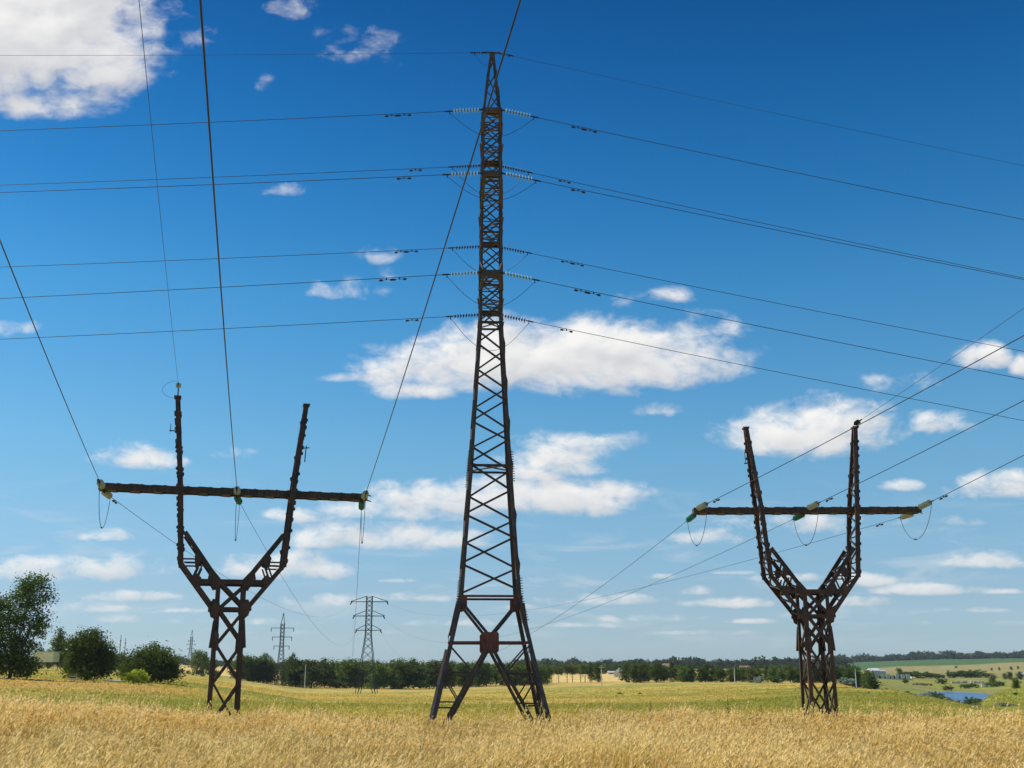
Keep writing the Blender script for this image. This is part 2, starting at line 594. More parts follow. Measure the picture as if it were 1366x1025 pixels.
NEAR = [(0, -1.75), (12, -1.9), (30, -2.45)]
PROF = [
    (0, prof(0, [(0, -1.75), (12, -1.85), (30, -2.1), (42, -2.3), (55, -2.75), (80, -3.05), (110, 921), (150, 906), (250, 897), (400, 889), (800, 886), (3000, 884), (6000, 883)])),
    (140, prof(140, [(0, -1.75), (12, -1.85), (30, -2.15), (42, -2.45), (55, -2.85), (80, -3.1), (110, 924), (150, 909), (180, -3.0), (250, 902), (400, 892), (800, 887), (3000, 884), (6000, 883)])),
    (250, prof(250, NEAR + [(45, -2.8), (55, -3.05), (90, 938), (150, 921), (220, 910), (400, 899), (800, 890), (3000, 885), (6000, 884)])),
    (400, prof(400, NEAR + [(48, -3.05), (75, 943), (100, 939), (150, -5.9), (230, 931), (310, 926), (400, 919), (500, 913), (650, 906), (1000, 898), (2000, 890), (6000, 885)])),
    (560, prof(560, NEAR + [(48, -3.05), (75, 944), (100, 940), (150, -6.0), (230, 933), (310, 927), (400, 920), (500, 914), (650, 907), (1000, 898), (2000, 890), (6000, 885)])),
    (900, prof(900, NEAR + [(50, -3.05), (75, 944), (95, 939), (130, -5.1), (220, 927), (330, 916), (410, 911), (500, 907), (700, 901), (1200, 895), (3000, 887), (6000, 885)])),
    (1120, prof(1120, NEAR + [(50, -3.02), (62, -3.1), (100, 938), (200, 922), (300, 914), (380, 912), (500, 909), (700, 904), (1200, 896), (2500, 885), (3500, 881), (6000, 879)])),
    (1200, prof(1200, NEAR + [(50, -3.05), (100, 939), (150, 931), (200, 922), (240, 920), (290, -9.0), (350, -12.5), (480, -15.6), (620, 919), (800, 907), (1200, 897), (1600, 890), (2600, 881), (4000, 878), (6000, 878)])),
    (1240, prof(1240, NEAR + [(50, -3.08), (100, 941), (140, 933), (175, 929), (230, -9.8), (300, -14.0), (400, -15.4), (500, -17.0), (600, -15.6), (640, -14.6), (800, 908), (1150, 899), (1500, 892), (1650, 889), (2600, 880), (4000, 877), (6000, 877)])),
    (1262, prof(1262, NEAR + [(50, -3.08), (100, 943), (135, 936), (155, 934.5), (210, -9.8), (300, -14.2), (400, -15.4), (500, -17.0), (600, -15.4), (640, -14.6), (800, 909), (1100, 901), (1400, 894), (1700, 888), (2600, 879), (4000, 877), (6000, 877)])),
    (1285, prof(1285, NEAR + [(50, -3.1), (100, 945), (130, 941), (200, -9.8), (300, -14.2), (400, -15.4), (500, -17.0), (600, -15.4), (640, -14.6), (800, 910), (1100, 901), (1400, 894), (1700, 888), (2600, 879), (4000, 877), (6000, 877)])),
    (1304, prof(1304, NEAR + [(50, -3.1), (100, 947), (130, 943), (165, 935), (195, 933), (250, -9.5), (320, -13.6), (420, -15.3), (500, -15.6), (600, -15.2), (640, -14.4), (800, 909), (1100, 901), (1400, 893), (1700, 888), (2600, 879), (4000, 877), (6000, 877)])),
    (1320, prof(1320, NEAR + [(50, -3.1), (100, 947), (150, 936), (190, 925), (220, 922.5), (280, -9.5), (340, -13.4), (420, -14.6), (600, -14.8), (800, 909), (1100, 900), (1400, 893), (1700, 887), (2600, 878), (4000, 876), (6000, 876)])),
    (1346, prof(1346, NEAR + [(50, -3.1), (100, 947), (150, 935), (200, 921), (240, 917.5), (300, -8.5), (360, -12.0), (500, -14.2), (600, -14.4), (800, 908), (1100, 899), (1400, 892), (1700, 886), (2600, 878), (4000, 876), (6000, 876)])),
    (1390, prof(1390, NEAR + [(50, -3.1), (100, 946), (150, 934), (200, 920), (280, 911), (350, -8.5), (500, -13.0), (600, -13.8), (800, 907), (1100, 899), (1400, 892), (1700, 886), (2600, 878), (4000, 876), (6000, 876)])),
]
LR = np.linspace(math.log(2), math.log(6000), 420)
AZT = np.array([azim(p) for p, _ in PROF])
TAB0 = []
for p, rows in PROF:
    rr, zz = np.array([a for a, _ in rows]), np.array([b for _, b in rows])
    z = np.interp(np.exp(LR), rr, zz)
    k = np.exp(-0.5 * (np.arange(-9, 10) / 3.0) ** 2)
    k /= k.sum()
    zp = np.concatenate([np.full(9, z[0]), z, np.full(9, z[-1])])
    TAB0.append(np.convolve(zp, k, 'valid'))
TAB0 = np.array(TAB0)
AZG = np.linspace(AZT[0], AZT[-1], 240)
TAB = np.array([np.interp(AZG, AZT, TAB0[:, j]) for j in range(len(LR))]).T
ka = np.exp(-0.5 * (np.arange(-7, 8) / 1.3) ** 2)
ka /= ka.sum()
TABP = np.concatenate([np.repeat(TAB[:1], 7, 0), TAB, np.repeat(TAB[-1:], 7, 0)])
TAB = np.array([np.convolve(TABP[:, j], ka, 'valid') for j in range(len(LR))]).T


def height(x, y):
    x, y = np.asarray(x, float), np.asarray(y, float)
    r = np.maximum(np.hypot(x, y), 2.01)
    az = np.arctan2(x, y)
    a = np.clip((az - AZG[0]) / (AZG[-1] - AZG[0]) * (len(AZG) - 1), 0, len(AZG) - 1.001)
    b = np.clip((np.log(r) - LR[0]) / (LR[-1] - LR[0]) * (len(LR) - 1), 0, len(LR) - 1.001)
    i, j = a.astype(int), b.astype(int)
    fa, fb = a - i, b - j
    z = (TAB[i, j] * (1 - fb) + TAB[i, j + 1] * fb) * (1 - fa) + (TAB[i + 1, j] * (1 - fb) + TAB[i + 1, j + 1] * fb) * fa
    behind = np.clip((np.abs(az) - 0.9) / 0.8, 0, 1)
    z = z * (1 - behind) + (-1.8 - 0.004 * np.minimum(r, 400)) * behind
    amp = np.clip((r - 20) / 60, 0, 1) * np.clip((1500 - r) / 900, 0, 1)
    z = z + amp * (0.45 * (fbm(x / 38, y / 38, 3) - .5) + 0.12 * (fbm(x / 9, y / 9, 2) - .5))
    return z


def hz(x, y):
    return float(height(np.array([x]), np.array([y]))[0])


def ground_at(px, r):
    a = azim(px)
    x, y = r * math.sin(a), r * math.cos(a)
    return Vector((x, y, hz(x, y)))


def sstep(v, a, b):
    t = np.clip((v - a) / (b - a), 0, 1)
    return t * t * (3 - 2 * t)


def ground_colour(x, y):
    """what grows where: ripe grass, green hollow, wheat beyond the trees, crop field on the far slope"""
    r, az = np.hypot(x, y), np.arctan2(x, y)
    px = CX + np.tan(np.clip(az, -1.2, 1.2)) * F / CP
    n1, n2, n3 = fbm(x / 26, y / 26, 4), fbm(x / 70 + 9, y / 40, 3), fbm(x / 140, y / 140 + 5, 3)
    gold, olive, green = np.array([.565, .41, .112]), np.array([.42, .355, .082]), np.array([.27, .275, .054])
    straw, wheat, crop = np.array([.48, .34, .11]), np.array([.66, .48, .18]), np.array([.080, .150, .050])
    bank, dry = np.array([.23, .235, .075]), np.array([.32, .275, .115])
    L = lambda a, b, f: a + (b - a) * f[:, None]
    c = np.repeat(gold[None], len(x), 0)
    c = L(c, olive, sstep(n1, .44, .58) * .85)
    c = L(c, straw * 1.1, np.exp(-((r - 92) / 13) ** 2) * .6 * sstep(px, 250, 420))
    hollow = np.exp(-((r - 165) / 50) ** 2) * sstep(px, 300, 420) * .9
    c = L(c, green, np.clip(hollow * (0.15 + 1.5 * (n1 - .22)), 0, 1))
    c = L(c, green, sstep(n2, .53, .66) * sstep(r, 55, 75) * .75)
    c = L(c, straw, sstep(n3, .5, .66) * sstep(r, 180, 260) * .6)
    # left rise
    lf = 1 - sstep(px, 190, 300)
    c = L(c, straw, lf * np.exp(-((r - 135) / 28) ** 2) * .8)
    c = L(c, olive, lf * sstep(r, 170, 230) * .7)
    c = L(c, wheat * .8, lf * sstep(r, 300, 420) * .6)
    # wheat behind the tree line
    c = L(c, wheat, sstep(r, 455, 500) * (1 - sstep(px, 860, 1000)) * sstep(px, 180, 260))
    c = L(c, bank, sstep(r, 1000, 1300) * (1 - sstep(px, 1000, 1130)) * .8)
    # right valley
    rt = sstep(px, 1120, 1165)
    c = L(c, bank, rt * sstep(r, 230, 330))
    c = L(c, dry, rt * sstep(r, 560, 760) * sstep(n1, .40, .60) * .9)
    c = L(c, green * .95, rt * sstep(r, 330, 500) * sstep(n2, .44, .56) * (1 - sstep(r, 1000, 1300)))
    c = L(c, dry, rt * sstep(r, 1050, 1250) * .85)
    lim = 1650 + 250 * sstep(px, 1180, 1400) - 500 * (1 - sstep(px, 1120, 1200)) + 80 * (n3 - .5)
    c = L(c, crop, sstep(px, 1020, 1110) * sstep(r - lim, -15, 25) * (1 - sstep(r, 3000, 3400)))
    c = L(c, green * 1.15, sstep(px, 1275, 1330) * sstep(r, 95, 160) * (1 - sstep(r, 330, 400)) * (.55 + .45 * sstep(n1, .4, .6)))
    c = L(c, np.array([.30, .22, .06]), 1 - sstep(r, 40, 56))
    return c


# polar sheet, fine in front of the camera
az_front = np.radians(np.arange(-33, 33.01, 0.22))
az_back = np.radians(np.arange(37, 323.1, 4.0))
AZ = np.concatenate([az_front, az_back])
RAD = np.exp(np.linspace(math.log(2.2), math.log(5200), 330))
A_, R_ = np.meshgrid(AZ, RAD, indexing='ij')
gx, gy = (R_ * np.sin(A_)).ravel(), (R_ * np.cos(A_)).ravel()
gz = height(gx, gy)
na, nr = len(AZ), len(RAD)
idx = np.arange(na * nr).reshape(na, nr)
nxt = np.roll(idx, -1, 0)
quads = np.stack([idx[:, :-1], idx[:, 1:], nxt[:, 1:], nxt[:, :-1]], -1).reshape(-1, 4)
gcol = ground_colour(gx, gy)
# small fan under the camera closes the sheet
cz = len(gx)
gx, gy, gz = np.append(gx, 0), np.append(gy, 0), np.append(gz, -1.75)
gcol = np.vstack([gcol, gcol[:1]])
mgt, t, b = mat('meadow_ground')
at = NN(t, 'ShaderNodeAttribute', attribute_name='growth')
g = NN(t, 'ShaderNodeTexCoord')
stretch = vmath(t, 'MULTIPLY', g.outputs['Object'], (1, 0.45, 1))
n_a, n_b, n_c = noise(t, stretch, 0.9, 6, 0.7), noise(t, stretch, 0.11, 5, 0.65), noise(t, g.outputs['Object'], 5.0, 3, 0.7)
c1 = mixc(t, maprange(t, n_a, 0.3, 0.7), (.62, .62, .60), (1.35, 1.33, 1.30))
c2 = mixc(t, maprange(t, n_b, 0.32, 0.68), (.70, .80, .75), (1.28, 1.20, 1.18))
c3 = mixc(t, maprange(t, n_c, 0.3, 0.7), (.75, .75, .75), (1.25, 1.25, 1.25))
col = mixc(t, 1.0, mixc(t, 1.0, mixc(t, 1.0, at.outputs['Color'], c1, 'MULTIPLY'), c2, 'MULTIPLY'), c3, 'MULTIPLY')
LK(t, col, b.inputs['Base Color'])
b.inputs['Roughness'].default_value = 0.95
b.inputs['Specular IOR Level'].default_value = 0.1
bp = NN(t, 'ShaderNodeBump')
bp.inputs['Strength'].default_value = 0.6
bp.inputs['Distance'].default_value = 0.25
LK(t, n_c, bp.inputs['Height'])
LK(t, bp.outputs[0], b.inputs['Normal'])
ground = mesh_np('ground', np.stack([gx, gy, gz], 1), quads, mgt, attrs={'growth': gcol}, smooth=True)
tag(ground, kind='structure')
fan = MB()
ring = [(gx[idx[i, 0]], gy[idx[i, 0]], gz[idx[i, 0]]) for i in range(na)]
fan.add([(0, 0, -1.75)] + ring, [(0, i + 1, (i + 1) % na + 1) for i in range(na)])
tag(fan.build('ground_patch', mgt), kind='structure')

# pond
mw, t, b = mat('pond_water')
b.inputs['Base Color'].default_value = (.030, .105, .235, 1)  # deep blue of the reflected sky put into the base colour
b.inputs['Roughness'].default_value = 0.25
b.inputs['Specular IOR Level'].default_value = 0.28
b.inputs['IOR'].default_value = 1.33
g = NN(t, 'ShaderNodeTexCoord')
bp = NN(t, 'ShaderNodeBump')
bp.inputs['Strength'].default_value = 0.35
bp.inputs['Distance'].default_value = 0.15
LK(t, noise(t, vmath(t, 'MULTIPLY', g.outputs['Object'], (0.5, 1.2, 1)), 0.9, 4, 0.6), bp.inputs['Height'])
LK(t, bp.outputs[0], b.inputs['Normal'])
pc = ground_at(1262, 520)
wv, wf = [(0, 0, 0)], []
for i in range(64):
    a = 2 * math.pi * i / 64
    wv.append((190 * math.cos(a), 190 * math.sin(a), 0))
    wf.append((0, i + 1, (i + 1) % 64 + 1))
pond = mesh_np('pond_water', wv, wf, mw)
pond.location = (pc.x, pc.y, -15.0)
tag(pond, kind='structure')


# ================================================================== insulators, wires and fittings
def dirrot(d):
    return Vector(d).normalized().to_track_quat('X', 'Z').to_euler()


_str_protos = {}


def insulator_string(p, d, n, rad, gm, label, group, pitch=0.146):
    """string of discs running from p along d; returns the far end"""
    key = (n, rad, gm, pitch)
    d = Vector(d).normalized()
    L = 0.16 + n * pitch + 0.14
    if key not in _str_protos:
        root = thing('insulator_string', label, 'insulator', p, dirrot(d), group)
        a = MB().bar((0, 0, 0), (0.17, 0, 0), .035, .06).box((0.03, 0, 0), .09, .05, .09)
        a.build('end_link', M['fitting'], root)
        for i in range(n):
            x = 0.16 + i * pitch
            dm = MB().lathe([(x + .02, .02), (x + .03, rad * .45), (x + .052, rad * .93), (x + .064, rad), (x + .072, rad * .96), (x + .075, rad * .6), (x + .085, .05)], 14)
            do = dm.build('insulator_disc', M[gm], root, smooth=False)
            MB().lathe([(x - .012, .022), (x, .05), (x + .045, .052), (x + .05, .03)], 8).build('steel_cap', M['fitting'], do)
        x = 0.16 + n * pitch
        MB().bar((x - .03, 0, 0), (L, 0, 0), .03, .05).bar((L - .06, 0, 0), (L + .22, 0, 0), .05, .06).bar((L - .02, 0, 0), (L + .02, 0, -.16), .035, .035).build('tension_clamp', M['fitting'], root)
        _str_protos[key] = root
    else:
        root = dup(_str_protos[key])
        root.location, root.rotation_euler = p, dirrot(d)
        tag(root, label, 'insulator', group)
    return Vector(p) + d * L


def span(p, hd, s0, k, length, n=90):
    """points of a hanging wire leaving p in plan direction hd with downward slope s0"""
    out = []
    for i in range(n + 1):
        t = length * (i / n) ** 1.35
        out.append(Vector((p[0] + hd[0] * t, p[1] + hd[1] * t, p[2] - s0 * t + k * t * t)))
    return out


def wire(pts, r, label, group, dampers=(), name='power_line'):
    o = MB().tube(pts, r, 6).build(name, M['wire'], smooth=True)
    tag(o, label, 'power line', group)
    for dist in dampers:
        acc_ = 0
        for a, b in zip(pts, pts[1:]):
            l = (b - a).length
            if acc_ + l > dist:
                d = (b - a).normalized()
                c = a + d * (dist - acc_)
                break
            acc_ += l
        z = Vector((0, 0, -1))
        m = MB().bar(c, c + z * .10, .05, .05, d)
        c2 = c + z * .10
        m.tube([c2 - d * .24, c2 - z * .02, c2 + d * .24], .012, 6)
        for s_ in (-1, 1):
            m.tube([c2 + d * (s_ * .17), c2 + d * (s_ * .33)], .052, 8)
        m.build('vibration_damper', M['fitting'], o)
    return o


def jumper(a, b, drop, label, group, side=Vector((0, 0, 0)), r=.014, sleeve=None, power=.75):
    a, b = Vector(a), Vector(b)
    pts = []
    for i in range(33):
        t = i / 32
        f = 4 * t * (1 - t)
        f = f ** power
        pts.append(a.lerp(b, t) + Vector((0, 0, -drop * f)) + side * f)
    o = MB().tube(pts, r, 6).build('jumper_wire', M['wire'], smooth=True)
    tag(o, label, 'jumper wire', group)
    if sleeve:
        i = int(sleeve * 32)
        MB().tube([pts[i - 1], pts[i], pts[i + 1]], r * 2.6, 8).build('joint_sleeve', M['fitting'], o)
    return o


# ================================================================== tall lattice tower
TZ, TY, TYAW, ARMYAW = -3.05, 50.0, 0.064, 0.0287
TX = -1.05
tower = thing('lattice_tower', 'tallest dark steel lattice tower with stacked crossarms, standing in the middle of the field', 'pylon', (TX, TY, TZ), (0, 0, TYAW))


def lvl(y, xl, xr):
    h = 1.0
    for _ in range(4):
        a, b = sight(xl, y, TY - h), sight(xr, y, TY - h)
        h = (b.x - a.x) / 2
    return a.z - TZ, h


LV = [(-0.5, 2.80), (0.0, 2.68), lvl(797, 615.5, 698), lvl(620, 628, 684.4), lvl(428, 638, 669.5), (30.4, 0.50)]
LVZ, LVH = [a for a, _ in LV], [b for _, b in LV]


def hw(z):
    return float(np.interp(z, LVZ, LVH))


def zpx(y):
    h = 1.0
    for _ in range(4):
        z = sight(660, y, TY - h).z - TZ
        h = hw(z)
    return z


def fp(k, t, z, off=0.0):
    h = hw(z)
    e = h - off
    return [Vector((t * h, -e, z)), Vector((e, t * h, z)), Vector((-t * h, e, z)), Vector((-e, -t * h, z))][k]


FN = [Vector((0, -1, 0)), Vector((1, 0, 0)), Vector((0, 1, 0)), Vector((-1, 0, 0))]
for sx_ in (-1, 1):
    for sy_ in (-1, 1):
        m = MB()
        for (z0, h0), (z1, h1), a in zip(LV[:-1], LV[1:], (.185, .185, .17, .16, .13)):
            m.angle((sx_ * h0, sy_ * h0, z0), (sx_ * h1, sy_ * h1, z1 + .02), a, .022, (0, -sy_, 0), -sx_ * sy_)
        leg = m.build('leg', M['tower'], tower)
        MB().prism([(-.32, -.32), (.32, -.32), (.32, .32), (-.32, .32)], (sx_ * 2.56, sy_ * 2.56, -.6), (sx_ * 2.56, sy_ * 2.56, .22), (0, 1, 0)).build('footing', M['concrete'], tower)
        # splice plates and step bolts at the two joints
        for zc, n, L_ in ((LV[2][0], 17, 1.0), (LV[3][0], 13, .75)):
            h0, h1 = hw(zc - L_), hw(zc + L_)
            hc = hw(zc) + .014
            m = MB().angle((sx_ * (h0 + .010), sy_ * (h0 + .010), zc - L_), (sx_ * hc, sy_ * hc, zc), .185, .018, (0, -sy_, 0), -sx_ * sy_)
            m.angle((sx_ * hc, sy_ * hc, zc - .01), (sx_ * (h1 + .014), sy_ * (h1 + .014), zc + L_), .185, .018, (0, -sy_, 0), -sx_ * sy_)
            for i in range(n):
                z = zc + (i - n / 2) * .115
                h = hw(z)
                m.bar((sx_ * (h - .02), sy_ * (h - .08), z), (sx_ * (h + .11), sy_ * (h - .08), z), .035, .035)
            m.build('splice_plate', M['tower'], leg)

nb = [0]


def brace(p, q, a=.085, up=None, m='tower', flip=1):
    MB().angle(p, q, a, .014, up or (0, 0, 1), flip).build('brace', M[m], tower)
    nb[0] += 1


ZIG = [434, 458, 483, 508, 534, 562, 587, 618, 654, 686, 717, 752, 786]
ZZ = [zpx(y) for y in ZIG]
for k in range(4):
    t = 1
    for i in range(len(ZZ) - 1):
        brace(fp(k, t * .97, ZZ[i], .03), fp(k, -t * .97, ZZ[i + 1], .03), .095 if i > 5 else .085, FN[k])
        t = -t
zw, zpl = LV[2][0], zpx(857)
for k in range(4):
    # big K frame with the square gusset
    for s_ in (-1, 1):
        brace(fp(k, s_ * .93, zw - .25, .035), fp(k, s_ * .09, zpl + .30, .035), .13, FN[k], flip=s_)
        brace(fp(k, s_ * .10, zpl - .30, .035), fp(k, s_ * .86, -.25, .035), .15, FN[k], flip=s_)
        zm = zpx(900)
        ub = .10 + (.86 - .10) * (zpl - .3 - zm) / (zpl - .05)
        brace(fp(k, s_ * .96, zm, .06), fp(k, s_ * ub * 1.0, zm, .06), .07, FN[k])
        brace(fp(k, s_ * .96, zpl - .12, .075), fp(k, s_ * ub, zm + .02, .075), .07, FN[k])
        zf = zpx(943)
        uf = .10 + (.86 - .10) * (zpl - .3 - zf) / (zpl - .05)
        brace(fp(k, s_ * .97, zf, .06), fp(k, s_ * uf, zf, .06), .07, FN[k])
        brace(fp(k, s_ * .965, zm - .05, .08), fp(k, s_ * uf * .985, zf + .12, .08), .06, FN[k])
    n_, u_ = FN[k], Vector((0, 0, 1))
    side = u_.cross(n_)
    for nm, z, w, h_, ma in (('waist_beam', zw + .06, .16, .10, 'rust'), ('base_beam', zpl, .19, .12, 'rust')):
        m = MB()
        a_, b_ = fp(k, -.97, z, .05), fp(k, .97, z, .05)
        m.channel(a_, b_, .10 if nm == 'waist_beam' else .10, .08, .014, -n_)
        if k in (0, 2):
            pass
        m.build(nm, M[ma], tower)
    c = fp(k, 0, zpl, -.015)
    pl = MB().plate([c + side * x * .36 + u_ * z for x, z in ((-.86, -.44), (.86, -.44), (1, -.34), (1, .36), (.84, .44), (-.84, .44), (-1, .36), (-1, -.34))], .02, n_).build('gusset_plate', M['rust'], tower)
    bo = MB()
    bo.plate([c + side * x + u_ * z for x, z in ((-.30, -.33), (.30, -.33), (.30, .33), (-.30, .33))], .026, n_)
    for x in (-.27, -.14, 0, .14, .27):
        for z in (-.28, 0, .28):
            q = c + side * x + u_ * (z + .03 * math.sin(x * 30))
            bo.bar(q + n_ * .009, q + n_ * .035, .035, .035)
    bo.build('rivets', M['rust'], pl)
    for s_ in (-1, 1):
        cc = fp(k, s_ * .88, zw - .12, .02)
        MB().plate([cc + side * x + u_ * z for x, z in ((-.2, .22), (-.2, -.30), (.0, -.42), (.2, -.30), (.2, .22))], .018, n_).build('corner_plate', M['rust'], tower)
# horizontal frames
for z, nm in ((LV[3][0] + .02, 'joint_frame'), (LV[4][0] - .03, 'arm_frame')):
    m = MB()
    for k in range(4):
        m.angle(fp(k, -.96, z, .045), fp(k, .96, z, .045), .11, .014, FN[k])
    h = hw(z) - .1
    m.angle((-h, -h, z), (h, h, z), .07, .012).angle((-h, h, z - .03), (h, -h, z - .03), .07, .012)
    m.build(nm, M['tower'], tower)

# upper cage: crossed lacing, past a hundred bars, kept as one piece
m = MB()
z, z_top = LV[4][0] + .05, 30.3
npan = 12
for i in range(npan):
    za, zb = z + (z_top - z) * i / npan, z + (z_top - z) * (i + 1) / npan
    for k in range(4):
        m.angle(fp(k, -.95, za, .03), fp(k, .95, zb, .03), .065, .011, FN[k])
        m.angle(fp(k, .95, za, .045), fp(k, -.95, zb, .045), .065, .011, FN[k])
        if i % 3 == 1:
            m.angle(fp(k, -.95, zb, .06), fp(k, .95, zb, .06), .06, .011, FN[k])
tag(m.build('upper_lacing', M['tower'], tower), kind='stuff')

# crossarms
ARMS = [(3.0036, 26.036 - TZ), (4.504, 21.951 - TZ), (3.108, 17.578 - TZ)]
TIPW = .40
for i, (a, z) in enumerate(ARMS):
    for s_ in (-1, 1):
        m, l = MB(), MB()
        h = hw(z)
        up = min(30.3, z + 1.45)
        for x in (-1, 1):
            m.angle((x * h, s_ * h, z), (x * TIPW, s_ * a, z), .12, .016, (0, 0, 1), x)
            m.angle((x * hw(up), s_ * hw(up), up), (x * TIPW, s_ * a, z + .12), .09, .014, (0, 0, 1), x)
        m.channel((-TIPW - .06, s_ * (a + .02), z + .02), (TIPW + .06, s_ * (a + .02), z + .02), .24, .14, .018, (0, s_ * -1, 0))
        m.channel((-TIPW, s_ * (a - .35), z + .02), (TIPW, s_ * (a - .35), z + .02), .14, .09, .014, (0, s_ * -1, 0))
        for x in (-1, 1):
            m.plate([(x * TIPW, s_ * (a + .05), z - .12), (x * TIPW, s_ * (a - .45), z - .12), (x * (TIPW + .02), s_ * (a - .45), z + .2), (x * TIPW, s_ * (a + .05), z + .2)], .02, (1, 0, 0))
        arm = m.build('crossarm', M['tower'], tower)
        n = 4 if a < 4 else 5
        pts = []
        for j in range(n + 1):
            t = j / n
            y = h + (a - .3 - h) * t
            w = h + (TIPW - h) * t
            pts.append((w, y, up + (z + .12 - up) * t))
        for j in range(n):
            (w0, y0, u0), (w1, y1, u1) = pts[j], pts[j + 1]
            sg = 1 if j % 2 else -1
            l.angle((sg * w0, s_ * y0, z + .02), (-sg * w1, s_ * y1, z + .02), .055, .01)
            l.angle((-w1, s_ * y1, z + .04), (w1, s_ * y1, z + .04), .05, .01)
            for x in (-1, 1):
                l.angle((x * w0, s_ * y0, z), (x * w1, s_ * y1, u1), .05, .01, (x, 0, 0))
                l.angle((x * w1, s_ * y1, z), (x * w1, s_ * y1, u1), .045, .01, (x, 0, 0))
        l.build('arm_lacing', M['tower'], arm)
        arm.rotation_euler = (0, 0, ARMYAW - TYAW)

# peak
m = MB()
zt = sight(654, 76, TY).z - TZ
for sx_ in (-1, 1):
    for sy_ in (-1, 1):
        m.angle((sx_ * .5, sy_ * .5, 30.28), (sx_ * .11, sy_ * .11, zt), .10, .014, (0, -sy_, 0), -sx_ * sy_)
zs = [30.35, 31.7, 32.85, 33.75]
hp = lambda z: .5 + (.11 - .5) * (z - 30.28) / (zt - 30.28)
for k in range(4):
    t = 1
    for a_, b_ in zip(zs, zs[1:]):
        pts = []
        for z, tt in ((a_, t), (b_, -t)):
            h = hp(z)
            pts.append([Vector((tt * h, -h + .02, z)), Vector((h - .02, tt * h, z)), Vector((-tt * h, h - .02, z)), Vector((-h + .02, -tt * h, z))][k])
        m.angle(pts[0], pts[1], .06, .011, FN[k])
        t = -t
pk = m.build('peak', M['tower'], tower)
MB().box((0, 0, zt + .02), .30, .30, .26).bar((-.32, -.16, zt + .14), (.32, -.16, zt + .14), .06, .08).build('peak_cap', M['tower'], pk)

tm = Matrix.Translation((TX, TY, TZ)) @ Matrix.Rotation(ARMYAW, 4, 'Z')
HR, HL = Vector((math.cos(.0985), math.sin(.0985), 0)), Vector((-math.cos(.0491), -math.sin(.0491), 0))
SL_R = [.1837, .1923, .1799, .1807, .1855, .1860]
SL_L = [.0815, .0751, .0732, .0721, .0815, .0762]
LVN = ['top', 'middle', 'lowest']
j = 0
for i, (a, z) in enumerate(ARMS):
    for s_, nf, gm, gl in ((-1, 'near', 'glass_pale', 'pale green glass'), (1, 'far', 'insulator_dark', 'dark brown')):
        ends = []
        for sx_, hd, sl, sd_ in ((-1, HL, SL_L[j], 'left'), (1, HR, SL_R[j], 'right')):
            p = tm @ Vector((sx_ * (TIPW + .06), s_ * (a + .02), z + .0))
            d = hd + Vector((0, 0, -sl))
            e = insulator_string(p, d, 9, .135, gm, f'{gl} insulator pulling {sd_} from the {LVN[i]} {nf} arm of the tall tower', 'insulator strings on the tall tower')
            wire(span(e + d.normalized() * .1, hd, sl, .0003, 190), .0145, f'wire running {sd_} from the {LVN[i]} {nf} arm of the tall tower', 'wires of the tall tower', (1.9,) if (i + (s_ > 0)) % 2 else (2.1, 2.7))
            ends.append(e + Vector((0, 0, -.1)))
        jumper(ends[0], ends[1], [1.25, 1.15, 1.45][i] + (.1 if s_ > 0 else 0), f'slack jumper loop under the {LVN[i]} {nf} arm of the tall tower', 'jumper loops on the tall tower', Vector((0, s_ * .25, 0)), .012, None, 1.15)
        j += 1
ge = []
for sx_, hd, sl, sd_ in ((-1, HL, .044, 'left'), (1, HR, .1875, 'right')):
    p = tm @ Vector((sx_ * .32, -.16, zt + .14))
    d = hd + Vector((0, 0, -sl))
    e = insulator_string(p, d, 2, .11, 'insulator_dark', f'short dark insulator at the very tip of the tall tower, {sd_} side', 'tip insulators on the tall tower')
    wire(span(e, hd, sl, .0003, 190), .008, f'thin topmost wire running {sd_} from the very tip of the tall tower', 'wires of the tall tower')
    ge.append(e)
jumper(ge[0], tm @ Vector((-.2, -.2, zt - .6)), .25, 'thin drooping lead below the tip of the tall tower', None, r=.008)


